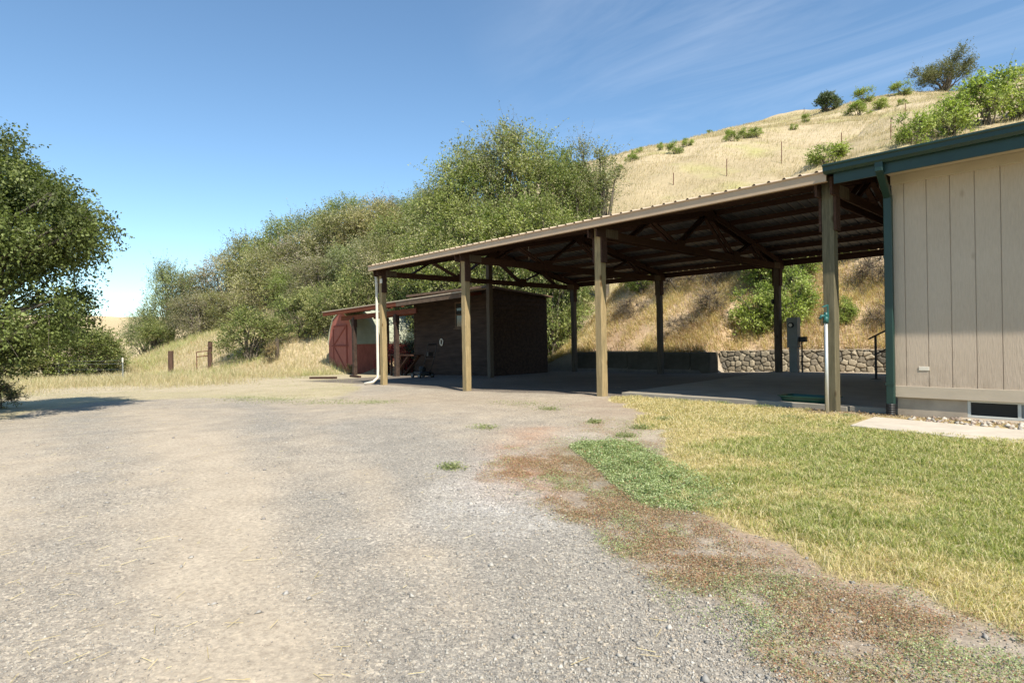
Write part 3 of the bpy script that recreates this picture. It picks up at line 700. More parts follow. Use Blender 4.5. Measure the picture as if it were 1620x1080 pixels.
for k_ in range(11):                                   # nail heads along the grooves
    xk = HX0 + .17 + .305 * k_
    for z_ in np.arange(.62, 3.7, .41):
        for d_ in (-.022, .022): mb.box(xk + d_ - .004, xk + d_ + .004, HY0 - .002, HY0 + .006, z_ - .004, z_ + .004)
mb.build('wall', M_SIDING, house)
mb = grooved_wall(HX0, HY0 + .12, HY1, .48, 3.86, 'side'); mb.box(HX0 + .0125, HX0 + .12, HY0 + .12, HY1, .30, 3.88)
mb.build('wall', M_SIDING, house)
MB().box(HX1 - .12, HX1, HY0 + .12, HY1, .3, 3.88).build('wall', M_SIDING, house)
MB().box(HX0 + .12, HX1 - .12, HY1 - .12, HY1, .3, 3.88).build('wall', M_SIDING, house)
MB().box(HX0 - .01, HX1, HY0 - .024, HY0 - .001, .305, .485).build('base_trim', M_TAUPE, house, bevel=.003)
MB().box(HX0 - .01, HX1, HY0 - .020, HY0 - .001, 3.72, 3.87).build('frieze_board', M_TAUPE, house, bevel=.003)
mb = MB(); mb.box(HX0 + .03, -2.25, HY0 + .03, HY0 + .2, -.4, .30); mb.box(-2.25, -1.0, HY0 + .03, HY0 + .2, -.4, .045); mb.box(-1.0, HX1, HY0 + .03, HY0 + .2, -.4, .30)
mb.box(HX0 + .03, HX0 + .2, HY0 + .2, HY1, -.4, .3)
mb.build('foundation', M_FOUND, house)
vw = MB()
for q in ((-2.25, -2.21, .045, .30), (-1.04, -1.0, .045, .30), (-1.66, -1.62, .08, .275), (-2.21, -1.04, .275, .30), (-2.21, -1.04, .045, .08)):
    vw.box(q[0], q[1], HY0 + .035, HY0 + .075, q[2], q[3])
vw = vw.build('vent_window', M_WINF, house, bevel=.003)
sub(MB().box(-2.21, -1.66, HY0 + .06, HY0 + .066, .08, .275), 'pane', M_DARK, vw)
sub(MB().box(-1.62, -1.04, HY0 + .055, HY0 + .061, .08, .275), 'pane', M_GREYBOX, vw)
# sloping concrete sill below the vent window
MB().prism([(HY0 + .03, .04), (HY0 + .03, -.05), (HY0 - .10, -.05), (HY0 - .10, .0)], 'X', -2.35, -.95).build('sill', M_FOUND, house)
MB().box(-2.86, -2.72, HY0 - .010, HY0 - .0005, .74, .80).build('cover_plate', M_WHITE, house, bevel=.003, label='small white cover plate low on the siding')
# soffit, fascia, gutter
GX0 = -3.97
MB().box(HX0 - .02, HX1 + .4, 10.62, HY0 + .012, 3.872, 3.886).build('soffit', M_TAUPE, house)
MB().box(GX0 + .12, HX1 + .4, 10.575, 10.615, 3.78, 4.02).build('fascia_board', M_TEAL, house)
MB().prism([(10.572, 3.945), (10.50, 3.945), (10.455, 3.985), (10.455, 4.045), (10.43, 4.065), (10.43, 4.09), (10.445, 4.09), (10.445, 4.07), (10.468, 4.052), (10.468, 3.99), (10.505, 3.957), (10.565, 3.957), (10.565, 4.085), (10.572, 4.085)], 'X', GX0, HX1 + .4).build('gutter', M_TEAL, house)
MB().prism([(10.571, 3.946), (10.50, 3.946), (10.456, 3.985), (10.456, 4.045), (10.432, 4.065), (10.432, 4.088), (10.571, 4.088)], 'X', GX0 - .006, GX0 + .002).build('gutter_cap', M_TEAL, house)
def dsp(pts, w=.115, d=.085):
    mb = MB()
    for p, q in zip(pts[:-1], pts[1:]): mb.bar(p, q, w, d, (0, -1, .01) if abs(p[2] - q[2]) > .5 else (0, 0, 1))
    return mb
ds = MB()
ds.bar((-3.17, 10.53, 4.0), (-3.17, 10.53, 3.82), .10, .115, (1, 0, 0))
ds.bar((-3.17, 10.53, 3.86), (-3.235, 11.12, 3.54), .105, .10)
ds.bar((-3.235, 11.125, 3.56), (-3.235, 11.125, .16), .115, .09, (0, -1, 0))
ds = ds.build('downspout', M_TEAL, house, bevel=.008)
sub(MB().box(-3.30, -3.17, 11.072, 11.078, .50, .53), 'strap', M_TEAL, ds)
sub(MB().box(-3.30, -3.17, 11.072, 11.078, 2.55, 2.58), 'strap', M_TEAL, ds)
for k in range(2): pass
pts = [(-3.235, 11.11, .20 - .018 * i) for i in range(19)]; rs_ = [.062 + .008 * (i % 2) for i in range(19)]
MB().tube(pts, rs_, 16).build('corrugated_drain_pipe', M_BLACK, house)
# roof of the house: same pitch as the pole barn
HYR, HRZ = 16.2, 5.25
for ya, yb in ((10.56, HYR), (HY1 + .5, HYR)):
    za = 4.075; MB().add([(HX0 - .72, ya, za), (HX1 + .4, ya, za), (HX1 + .4, yb, HRZ), (HX0 - .72, yb, HRZ), (HX0 - .72, ya, za - .03), (HX1 + .4, ya, za - .03), (HX1 + .4, yb, HRZ - .03), (HX0 - .72, yb, HRZ - .03)],
        [(0, 1, 2, 3), (4, 7, 6, 5), (0, 4, 5, 1), (1, 5, 6, 2), (2, 6, 7, 3), (3, 7, 4, 0)]).build('roof', M_ROOF, house)
MB().add([(HX0 + .06, HY0 + .13, 3.88), (HX0 + .06, HY1 - .13, 3.88), (HX0 + .06, HYR, 5.17), (HX0 + .0, HY0 + .13, 3.88), (HX0 + .0, HY1 - .13, 3.88), (HX0 + .0, HYR, 5.17)], [(0, 1, 2), (3, 5, 4), (0, 3, 4, 1), (1, 4, 5, 2), (2, 5, 3, 0)]).build('gable', M_SIDING, house)

# slab under the right end of the barn, and the walk along the house
def sheet(name, poly, z0, z1, mat, bevel=.008):
    o = MB().prism(poly, 'Z', z0, z1).build(name, mat, bevel=bevel); return tag(o, kind='structure')
sheet('patio', [(-8.78, 11.28), (-4.2, 11.42), (-4.2, 11.28), (-3.95, 11.28), (-3.95, 11.42), (-3.16, 11.42), (-3.16, 21.6), (-9.95, 21.6)], -.05, .085, M_SLAB)
sheet('walkway', [(-3.22, 9.30), (-1.27, 8.93), (3.4, 8.1), (9, 7.2), (9, 8.5), (3.6, 9.4), (-1.46, 10.20), (-3.28, 10.48)], -.05, .045, M_WALK)
# river cobbles and bark between the walk and the foundation
n = 520; x = RNG.uniform(-3.0, 3.2, n); y = RNG.uniform(10.3, 11.15, n) - np.clip((x + 3) * .04, 0, .3); k = RNG.uniform(0, 1, n) < sst(-3.2, -2.3, x) * .9 + .1; x, y = x[k], y[k]
stones('river_cobbles', x, y, RNG.uniform(.025, .06, len(x)), palette(len(x), [(.42, .37, .30), (.33, .30, .26), (.50, .45, .38), (.26, .2, .16)]), 'rounded river stones along the house foundation')
n = 5200; x = RNG.uniform(-5.2, 3.0, n); y = 10.85 + RNG.normal(0, .25, n) - .05 * (x + 4); k = (y < 11.2) & ~((x > -3.3) & (y < 10.55)); x, y = x[k], y[k]
low_weeds('bark_litter', x, y, .02, RNG.uniform(.015, .05, len(x)), palette(len(x), [(.30, .19, .12), (.40, .29, .19), (.22, .14, .09), (.5, .42, .32)]), 'bark chips and dry leaf litter along the slab and wall', 'bark')

# ------------------------------------------------------------------ stone wall, concrete blocks
def rubble_wall(name, pts, z0, z1, label):
    L = [0]; 
    for a_, b_ in zip(pts[:-1], pts[1:]): L.append(L[-1] + math.dist(a_, b_))
    us = np.arange(0, L[-1], .022); vs_ = np.arange(0, z1 - z0 + .02, .022)
    # jittered stone centres
    cs = []; rg = np.random.default_rng(5)
    for j in range(int((z1 - z0) / .19) + 2):
        for i in range(int(L[-1] / .25) + 2): cs.append(((i + .5 * (j % 2)) * .25 + rg.uniform(-.105, .105), j * .19 + rg.uniform(-.08, .08)))
    cs = np.array(cs); tone = palette(len(cs), [(.33, .28, .205), (.25, .215, .165), (.42, .36, .265), (.19, .17, .14)], [.4, .25, .25, .1], .1)
    U, W = np.meshgrid(us, vs_); P = np.stack([U.ravel(), W.ravel()], -1)
    wob = np.stack([fbm(P[:, 0], P[:, 1], .12, 7, 3) - .5, fbm(P[:, 0], P[:, 1], .12, 8, 3) - .5], -1) * .07
    d = np.sqrt((((P + wob)[:, None] - cs[None]) ** 2 * [1, 1.35]).sum(-1)); idx = np.argsort(d, 1)[:, :2]
    d1 = np.take_along_axis(d, idx[:, :1], 1)[:, 0]; d2 = np.take_along_axis(d, idx[:, 1:], 1)[:, 0]
    e = np.clip((d2 - d1) / .05, 0, 1); face = .075 * e ** .5 + (fbm(P[:, 0], P[:, 1], .06, 9, 3) - .5) * .015 + (tone[idx[:, 0], 0] - .35) * .15
    bx = np.interp(P[:, 0], L, [p[0] for p in pts]); by = np.interp(P[:, 0], L, [p[1] for p in pts])
    topw = (fbm(P[:, 0], P[:, 0] * 0, .5, 3, 3) - .5) * .07
    V = np.stack([bx, by - face, z0 + P[:, 1] * (1 + topw / (z1 - z0))], -1)
    ni, nj = U.shape; I = np.arange(ni * nj).reshape(ni, nj)
    F = np.stack([I[:-1, :-1], I[:-1, 1:], I[1:, 1:], I[1:, :-1]], -1).reshape(-1, 4)
    V2 = np.concatenate([V, V[I[-1]] * [1, 0, 1] + np.stack([0 * us, by[I[-1]] + .35, 0 * us + .0], -1)])
    T = np.stack([I[-1][:-1], I[-1][1:], ni * nj + np.arange(1, nj), ni * nj + np.arange(nj - 1)], -1)
    col = np.where((e > .25)[:, None], tone[idx[:, 0]], np.array([.20, .17, .13])) ; col = np.concatenate([col, np.tile([.33, .28, .21], (nj, 1))])
    o = npmesh(name, V2, 4, np.concatenate([F, T]), M_RUBBLE, col=col)
    return tag(o, label, 'stone wall')
m, t, b = new_mat('rubble_stone', .9, .2); a = nd(t, 'ShaderNodeAttribute', attribute_name='Col'); nn = noise(t, coords(t), 30, 6)
t.links.new(mixc(t, .7, a.outputs['Color'], ramp(t, nn, [(.3, (.65, .65, .65)), (.7, (1.2, 1.2, 1.2))]), 'MULTIPLY'), b.inputs['Base Color']); bump(t, b, nn, .5, .01)
M_RUBBLE = m
rubble_wall('stone_wall', [(-12.75, 22.88), (-9.4, 23.45), (-7.6, 24.0), (-2.0, 24.45)], -.08, .80, 'low retaining wall of rounded fieldstones behind the concrete slab')
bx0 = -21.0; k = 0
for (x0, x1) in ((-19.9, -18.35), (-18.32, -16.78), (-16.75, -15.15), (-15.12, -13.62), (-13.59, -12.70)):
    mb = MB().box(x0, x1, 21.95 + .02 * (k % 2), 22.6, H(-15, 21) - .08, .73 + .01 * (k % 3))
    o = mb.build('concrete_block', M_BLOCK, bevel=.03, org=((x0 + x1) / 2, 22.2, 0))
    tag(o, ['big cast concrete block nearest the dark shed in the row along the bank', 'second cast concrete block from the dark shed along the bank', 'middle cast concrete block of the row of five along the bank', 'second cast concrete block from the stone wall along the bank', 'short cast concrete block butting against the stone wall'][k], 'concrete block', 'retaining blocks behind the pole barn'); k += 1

# ------------------------------------------------------------------ meter pedestal, standpipe, tub, steps with rail
pd = thing('meter_pedestal', (-9.1, 21.3, .085), 'grey steel electric meter pedestal standing on the slab by a back post', 'electric meter')
MB().box(-9.26, -8.98, 21.20, 21.38, .085, .93).build('pedestal', M_GREYBOX, pd, bevel=.008)
bxp = MB().box(-9.30, -8.94, 21.14, 21.40, .93, 1.96).build('meter_box', M_GREYBOX, pd, bevel=.01)
sub(MB().tube([(-9.14, 21.15, 1.70), (-9.14, 21.06, 1.70)], [.095, .09], 20), 'meter_glass', M_GLASS, bxp)
sub(MB().tube([(-9.14, 21.06, 1.70), (-9.14, 21.045, 1.70)], [.06, .055], 20), 'meter_dial', M_WHITE, bxp)
MB().tube([(-8.86, 21.3, .085), (-8.86, 21.3, 1.05), (-8.86, 21.3, 1.2)], .028, 8).build('conduit', M_IRON, pd)
MB().box(-8.93, -8.70, 21.22, 21.38, 1.12, 1.30).build('disconnect_box', M_BLACK, pd, bevel=.012)

sp_ = thing('standpipe', (-4.06, 10.72, 0), 'tall pale water standpipe with teal valve in front of the right post', 'standpipe')
MB().tube([(-4.06, 10.72, -.1), (-4.06, 10.72, 1.55)], .027, 14).build('pipe', M_GALV, sp_, smooth=True)
mb = MB(); mb.tube([(-4.06, 10.72, 1.52), (-4.06, 10.72, 1.60), (-4.06, 10.72, 1.63)], [.042, .042, .03], 12)
mb.tube([(-4.06, 10.72, 1.61), (-4.06, 10.72, 1.70)], .03, 10); mb.tube([(-4.06, 10.72, 1.64), (-4.11, 10.66, 1.64), (-4.125, 10.645, 1.59)], [.024, .024, .028], 10)
vl = mb.build('valve', M_TEALV, sp_, smooth=True)
sub(MB().bar((-4.035, 10.75, 1.60), (-4.04, 10.74, 1.83), .035, .02, (1, 0, 0)).bar((-4.04, 10.74, 1.82), (-4.10, 10.68, 1.79), .03, .02), 'lever', M_TEALV, vl)

tb = thing('green_tub', (-4.9, 11.75, .085), 'shallow dark green plastic tray lying on the concrete slab', 'tray', rz=0)
x0, x1, y0, y1, z0, z1 = -5.25, -4.28, 11.50, 12.0, .09, .20
ring = lambda s, z, r=.07: [(x, y, z) for x, y in ((x0 + s + r, y0 + s), (x1 - s - r, y0 + s), (x1 - s, y0 + s + r), (x1 - s, y1 - s - r), (x1 - s - r, y1 - s), (x0 + s + r, y1 - s), (x0 + s, y1 - s - r), (x0 + s, y0 + s + r))]
R_ = [ring(.05, z0), ring(0, z1), ring(-.03, z1), ring(-.03, z1 - .015), ring(-.012, z1 - .012), ring(.035, z0 - .0)]
R_ = [ring(.06, z0 + .012), ring(.015, z1 - .005), ring(-.025, z1), ring(-.025, z1 - .015), ring(.0, z1 - .02), ring(.045, z0)]
vs = [v for r_ in R_ for v in r_]; fs = [tuple(range(8))]
for i in range(5): fs += [(i * 8 + k, i * 8 + (k + 1) % 8, (i + 1) * 8 + (k + 1) % 8, (i + 1) * 8 + k) for k in range(8)]
fs.append(tuple(40 + k for k in range(8))[::-1])
MB().add(vs, fs).build('tray_body', M_TUB, tb)

st = thing('back_steps', (-5, 19, .085), 'concrete steps with black iron handrail at the side of the house', 'steps')
mb = MB()
for k in range(3): mb.box(-5.5 + .3 * k, -3.25, 18.95, 20.2, .085 + .19 * k, .085 + .19 * (k + 1) - .002 * (k == 0))
mb.build('treads', M_FOUND, st, bevel=.006)
rl = MB(); rl.bar((-5.84, 18.86, .085), (-5.84, 18.86, 1.30), .05, .05, (1, 0, 0)); rl.bar((-6.02, 18.86, 1.20), (-4.1, 18.86, 2.22), .05, .04); rl.bar((-5.84, 18.86, .78), (-4.1, 18.86, 1.74), .04, .035); rl.bar((-4.1, 18.86, .6), (-4.1, 18.86, 2.24), .05, .05, (1, 0, 0))
rl.box(-5.94, -5.74, 18.78, 18.94, .086, .10)
rl.build('handrail', M_IRON, st)

# ------------------------------------------------------------------ dark shed with lean-to
sh = thing('dark_shed', (-23.3, 17, -.25), 'dark brown board shed with small window and a lean-to roof on red beams', 'shed')
SX0, SX1, SY0, SY1 = -26.2, -20.15, 17.0, 20.35
def lapwall(p, q, ztop0, ztop1, zb, nrm, lap=.19):
    """lapped boards between p and q (x, y), each a thin wedge; the top follows ztop0..ztop1"""
    mb = MB(); z = zb; p = Vector((*p, 0)); q = Vector((*q, 0)); nv = Vector((*nrm, 0))
    zt = max(ztop0, ztop1)
    while z < zt:
        def cl(zz, zl): return min(zz, zl)
        za, zb2 = cl(z, ztop0), cl(z, ztop1); zc, zd = cl(z + lap, ztop0), cl(z + lap, ztop1)
        if zc - za > .003 or zd - zb2 > .003:
            vs = []
            for pt, lo, hi in ((p, za, zc), (q, zb2, zd)):
                vs += [pt + nv * .042 + Vector((0, 0, lo)), pt + nv * .008 + Vector((0, 0, hi)), pt - nv * .02 + Vector((0, 0, hi)), pt - nv * .02 + Vector((0, 0, lo))]
            mb.add(vs, [(0, 1, 2, 3), (7, 6, 5, 4), (0, 4, 5, 1), (1, 5, 6, 2), (2, 6, 7, 3), (3, 7, 4, 0)])
        z += lap
    return mb
zs = -.32
for p, q, a_, b_, nr in (((SX0, SY0), (SX1, SY0), 3.60, 3.60, (0, -1)), ((SX1, SY0), (SX1, SY1), 3.60, 3.32, (1, 0)), ((SX0, SY0), (SX0, SY1), 3.60, 3.32, (-1, 0)), ((SX0, SY1), (SX1, SY1), 3.32, 3.32, (0, 1))):
    lapwall(p, q, a_, b_, zs, nr).build('wall', M_DKBOARD, sh)
MB().box(SX1 - .06, SX1 + .035, SY0 - .035, SY0 + .06, zs, 3.58).build('corner_board', M_DKBOARD, sh)
MB().box(SX0 - .035, SX0 + .06, SY0 - .035, SY0 + .06, zs, 3.58).build('corner_board', M_DKBOARD, sh)
MB().add([(SX0 - .25, SY0 - .32, 3.63), (SX1 + .12, SY0 - .32, 3.63), (SX1 + .12, SY1 + .3, 3.33), (SX0 - .25, SY1 + .3, 3.33), (SX0 - .25, SY0 - .32, 3.73), (SX1 + .12, SY0 - .32, 3.73), (SX1 + .12, SY1 + .3, 3.40), (SX0 - .25, SY1 + .3, 3.40)],
    [(0, 3, 2, 1), (4, 5, 6, 7), (0, 1, 5, 4), (1, 2, 6, 5), (2, 3, 7, 6), (3, 0, 4, 7)]).build('roof', M_TANTRIM, sh)
wf = MB()
for q in ((-22.72, -22.64, 1.96, 3.16), (-21.88, -21.80, 1.96, 3.16), (-22.64, -21.88, 3.08, 3.16), (-22.64, -21.88, 1.96, 2.03), (-22.64, -21.88, 2.53, 2.58)): wf.box(q[0], q[1], SY0 - .07, SY0 - .029, q[2], q[3])
wf.box(-22.8, -21.72, SY0 - .10, SY0 - .029, 1.90, 1.955)
wf = wf.build('window', M_TANTRIM, sh, label='small pale-framed sash window')
sub(MB().box(-22.64, -21.88, SY0 - .045, SY0 - .035, 2.03, 3.08), 'pane', M_GLASS, wf)
MB().tube([(-23.84 + .11 * cos(a), SY0 - .06, 1.32 + .15 * sin(a)) for a in np.linspace(0, 2 * pi, 15)], .03, 6, cap=False).build('hose_hook', M_WHITE, sh)
# lean-to: high against the shed, low at the far end
LX0, LX1 = -32.75, -19.55
def lz(x): return 3.10 + (3.34 - 3.10) * (x - LX0) / (LX1 - LX0)
mb = MB(); mb.add([(LX0, 15.10, lz(LX0)), (LX1, 15.10, lz(LX1)), (LX1, 16.66, lz(LX1) + .22), (LX0, 17.6, lz(LX0) + .30), (LX0, 15.10, lz(LX0) + .05), (LX1, 15.10, lz(LX1) + .05), (LX1, 16.66, lz(LX1) + .27), (LX0, 17.6, lz(LX0) + .35)],
    [(0, 3, 2, 1), (4, 5, 6, 7), (0, 1, 5, 4), (1, 2, 6, 5), (2, 3, 7, 6), (3, 0, 4, 7)]); mb.build('lean_to_roof', M_ROOF, sh)
MB().bar((LX0 + .02, 15.14, lz(LX0) - .105), (-24.9, 15.14, lz(-24.9) - .105), .04, .205).build('lean_to_fascia', M_REDBEAM, sh)
MB().bar((-24.9, 15.14, lz(-24.9) - .105), (LX1 + .02, 15.14, lz(LX1) - .105), .042, .207).build('lean_to_fascia', M_TANTRIM, sh, label='faded brown stretch of fascia')
MB().bar((-31.0, 15.42, 2.70), (-23.6, 15.42, 2.78), .09, .23).build('beam', M_REDBEAM, sh)
MB().bar((-31.0, 17.4, 2.80), (-26.3, 17.4, 2.88), .09, .2).build('beam', M_REDBEAM, sh)
for x in (-31.6, -30.4, -29.2, -28, -26.8, -25.6, -24.4, -23.2, -22, -20.8):
    MB().bar((x, 15.17, lz(x) - .08), (x, 16.95 if x > -26.3 else 17.5, lz(x) + .12), .045, .13).build('rafter', M_REDBEAM, sh)
for x in (-29.6, -25.38):
    post_mb(x, 15.42, H(x, 15.4) - .2, 2.68, .20).build('post', M_DKBOARD, sh)
    for d in (-1, 1): MB().bar((x + d * .125, 15.42, 2.2), (x + d * .125, 15.42, 2.62), .035, .19, (0, 1, 0)).build('support_block', M_STAIN, sh)
post_mb(-29.6, 17.4, H(-29.6, 17.4) - .3, 2.72, .18).build('post', M_STAIN, sh)

# ------------------------------------------------------------------ red barn-style shed
rb = thing('red_barn_shed', (-32.7, 17.8, -.35), 'small red gambrel shed with cross-braced door and grey-green roof', 'shed')
BX0, BX1, BY0, BY1 = -34.4, -31.13, 16.25, 21.0; zb = -.40
gam_ = [(BX0, 1.38), (BX0 + .20, 2.05), (BX0 + .62, 2.72), ((BX0 + BX1) / 2, 3.22), (BX1 - .62, 2.72), (BX1 - .20, 2.05), (BX1, 1.38)]
MB().prism([(BX0, zb)] + gam_ + [(BX1, zb)], 'Y', BY0, BY0 + .06).build('front_wall', M_RED, rb)
MB().prism([(BX0, zb)] + gam_ + [(BX1, zb)], 'Y', BY1 - .06, BY1).build('back_wall', M_RED, rb)
for x in (BX0, BX1 - .05): MB().box(x, x + .05, BY0 + .06, BY1 - .06, zb, 1.38).build('side_wall', M_RED, rb)
out_ = [(BX0 - .06, 1.30), (BX0 + .16, 2.09), (BX0 + .59, 2.79), ((BX0 + BX1) / 2, 3.31), (BX1 - .59, 2.79), (BX1 - .16, 2.09), (BX1 + .06, 1.30)]
inn_ = [(x, z - .045) for x, z in out_]; inn_ = [(BX0 - .02, 1.29), (BX0 + .20, 2.07), (BX0 + .62, 2.74), ((BX0 + BX1) / 2, 3.25), (BX1 - .62, 2.74), (BX1 - .20, 2.07), (BX1 + .02, 1.29)]
MB().prism(out_ + inn_[::-1], 'Y', BY0 - .05, BY1 + .05).build('roof', M_GAMBREL, rb)
for z in (1.62, 1.92, 2.25, 2.55):
    t_ = (z - 1.30) / (2.09 - 1.30) if z < 2.09 else None
    xo = BX1 + .06 - .22 * t_ if t_ is not None else BX1 - .16 - (z - 2.09) / .70 * .43
    MB().bar((xo + .006, BY0 - .05, z), (xo + .006, BY1 + .05, z), .01, .012).build('roof_seam', M_GAMBREL, rb)
dr = MB().box(-33.72, -32.02, BY0 - .035, BY0 - .002, -.28, 2.42).build('door', M_RED, rb, bevel=.004)
yb_ = BY0 - .05
fr = MB()
for p, q in (((-33.68, -.25), (-33.68, 2.38)), ((-32.06, -.25), (-32.06, 2.38)), ((-33.68, 2.36), (-32.06, 2.36)), ((-33.68, 1.22), (-32.06, 1.22)), ((-33.68, -.22), (-32.06, -.22)), ((-33.62, 1.26), (-32.12, 2.32)), ((-33.62, 1.16), (-32.12, -.18))):
    fr.bar((p[0], yb_, p[1]), (q[0], yb_ - .001 * len(fr.v) / 8, q[1]), .09, .022, (0, 1, 0))
sub(fr, 'door_brace', M_REDT, dr)
sub(MB().bar((-33.9, BY0 - .075, 1.21), (-31.8, BY0 - .075, 1.21), .02, .07, (0, 0, 1)), 'door_bar', M_REDT, dr)

# ------------------------------------------------------------------ things under and around the lean-to
wb = thing('work_bench', (-25.4, 15.95, -.35), 'dark wooden work bench with diagonal leg under the lean-to', 'bench')
MB().box(-26.5, -24.45, 15.62, 16.35, .69, .76).build('bench_top', M_STAIN, wb, bevel=.005)
for x, y in ((-26.35, 15.7), (-26.35, 16.28)): MB().bar((x, y, -.35), (x, y, .69), .08, .08, (1, 0, 0)).build('leg', M_STAIN, wb)
for y in (15.70, 16.28): MB().bar((-24.75, y, .69), (-26.1, y, -.33), .07, .13, (0, 1, 0)).build('brace', M_STAIN, wb)

mw = thing('push_mower', (-22.3, 14.9, -.22), 'dark push mower with tall handle parked against the shed wall', 'mower', rz=0)
gz0 = H(-22.3, 14.9)
MB().prism([(-22.75, 14.65), (-22.05, 14.55), (-21.95, 14.95), (-22.15, 15.2), (-22.7, 15.15), (-22.85, 14.9)], 'Z', gz0 + .10, gz0 + .27).build('deck', M_BLACK, mw, bevel=.03)
MB().tube([(-22.4, 14.88, gz0 + .26), (-22.4, 14.88, gz0 + .42), (-22.4, 14.88, gz0 + .50)], [.15, .15, .10], 14).build('engine', M_DARK, mw)
for x, y in ((-22.78, 14.62), (-22.78, 15.18), (-22.08, 14.52), (-22.08, 15.18)):
    wh = MB().tube([(x, y - .03, gz0 + .11), (x, y + .03, gz0 + .11)], .11, 16).build('wheel', M_BLACK, mw)
    sub(MB().tube([(x, y - .036, gz0 + .11), (x, y + .036, gz0 + .11)], .05, 12), 'hub', M_GREYBOX, wh)
hd = MB()
for y in (14.66, 15.10): hd.tube([(-22.15, y, gz0 + .2), (-21.75, y, gz0 + .95), (-21.62, y, gz0 + 1.45)], .016, 7)
hd.tube([(-21.62, 14.66, gz0 + 1.45), (-21.62, 15.10, gz0 + 1.45)], .022, 8); hd.tube([(-21.78, 14.66, gz0 + .9), (-21.78, 15.10, gz0 + .9)], .014, 7)
hd.box(-21.86, -21.72, 14.75, 15.0, gz0 + .95, gz0 + 1.12)
hd.build('handle', M_BLACK, mw)

for k, (a_, b_, w_, lb) in enumerate((((-28.2, 12.35), (-26.6, 12.9), .14, 'long dark landscape timber lying on dry grass before the lean-to'), ((-27.6, 14.15), (-26.2, 13.9), .13, 'short dark landscape timber lying close to the lean-to post'))):
    z0_, z1_ = H(*a_) + .04, H(*b_) + .04
    o = MB().bar((*a_, z0_), (*b_, z1_), w_, .11).build('landscape_timber', M_STAIN, bevel=.01, org=(*a_, z0_ - .04)); tag(o, lb, 'timber')

# ------------------------------------------------------------------ gate posts, gate, fence posts
def log_post(name, x, y, h, r, mat, label, lean=(0, 0), cat='fence post', group=None):
    z = H(x, y); mb = MB(); pts = [(x + lean[0] * k / 5 + random.uniform(-.01, .01), y + lean[1] * k / 5, z - .2 + (h + .2) * k / 5) for k in range(6)]
    mb.tube(pts, [r * random.uniform(.92, 1.08) for _ in pts], 10)
    o = mb.build(name, mat, org=(x, y, z)); return tag(o, label, cat, group)
M_GPOST = wood('old_brown_post', (.06, .038, .028), (.11, .065, .045), (.17, .11, .08), knots=False)
log_post('gate_post', -42.2, 9.55, 1.6, .16, M_GPOST, 'thick dark brown wooden post on the left of the field gate opening', (.05, 0), group='gate posts')
log_post('gate_post', -41.3, 11.55, 1.75, .13, M_GPOST, 'taller weathered wooden post holding the rusty pipe gate', (.06, .02), group='gate posts')
log_post('old_stump_post', -38.2, 14.6, 1.3, .13, M_GREYWOOD, 'grey splintered stump of a post beside the round bush', (.1, 0))
gt = thing('pipe_gate', (-41.3, 11.2, H(-41.3, 11.2)), 'short rusty pipe gate standing open between the wooden posts', 'gate')
z = H(-41.3, 11.2)
g_ = MB(); a0, a1 = (-41.9, 10.95), (-41.38, 11.47)
for zz in (.95, 1.25): g_.tube([(*a0, z + zz - .05), (*a1, z + zz)], .028, 7)
g_.tube([(*a0, z + .1), (*a0, z + 1.2)], .028, 7); g_.tube([(*a1, z + .1), (*a1, z + 1.25)], .028, 7)
g_.build('gate_frame', M_RUST, gt)
def tpost(x, y, h, label, top=M_WHITE, group=None):
    z = H(x, y); o = thing('steel_fence_post', (x, y, z), label, 'fence post', group)
    MB().bar((x, y, z - .1), (x - .05, y, z + h), .05, .035, (1, 0, 0)).build('shaft', M_GREYBOX, o)
    if top: MB().bar((x - .045, y, z + h - .22), (x - .052, y, z + h + .01), .062, .05, (1, 0, 0)).build('painted_tip', top, o)
tpost(-36.7, 6.1, 1.25, 'leaning steel fence post with white tip in the dry grass')
tpost(-45.8, 4.3, 1.2, 'steel fence post with white tip in front of the green bushes at left')
fw = thing('wire_fence', (-41, 6, -.5), 'thin wire field fence strung through the dry grass', 'fence')
for hz in (.35, .65, .95, 1.12):
    pts = [(x, y, H(x, y) + hz) for x, y in ((-50, 2.5), (-45.8, 4.3), (-36.7, 6.1), (-42.2, 9.5))]
    MB().tube(pts[:3], .006, 4).build('wire', M_GREYBOX, fw)
ST = [((-30.2, 55.9), 1.7, 'rusty stake showing just over the barn roof left of centre'), ((-26.8, 60.4), 2.1, 'thin dark stake above the barn roof, second from the left over the roof'), ((-34.1, 52.6), 1.2, 'short dark stake low on the hill above the roof edge, leftmost of the stakes'),
      ((-15.7, 55.0), 1.7, 'dark stake on the hill just left of the shrubs over the house gutter'), ((-17.2, 64.4), 1.4, 'small stake higher up the hill behind the gutter shrubs'), ((-20.4, 57.9), 1.1, 'stake rising out of the low bush above the end of the barn roof'),
      ((-46.9, 115.3), 1.9, 'lone stake on the ridge line left of the round bush'), ((-12.3, 79.3), 1.3, 'stake near the ridge above the shrubs at the far right')]
for (x, y), h, lb in ST:
    z = H(x, y); o = MB().bar((x, y, z - .1), (x + .03, y, z + h), .07, .05, (1, 0, 0)).build('fence_stake', M_RUST, org=(x, y, z)); tag(o, lb, 'fence stake', 'fence stakes on the hill')
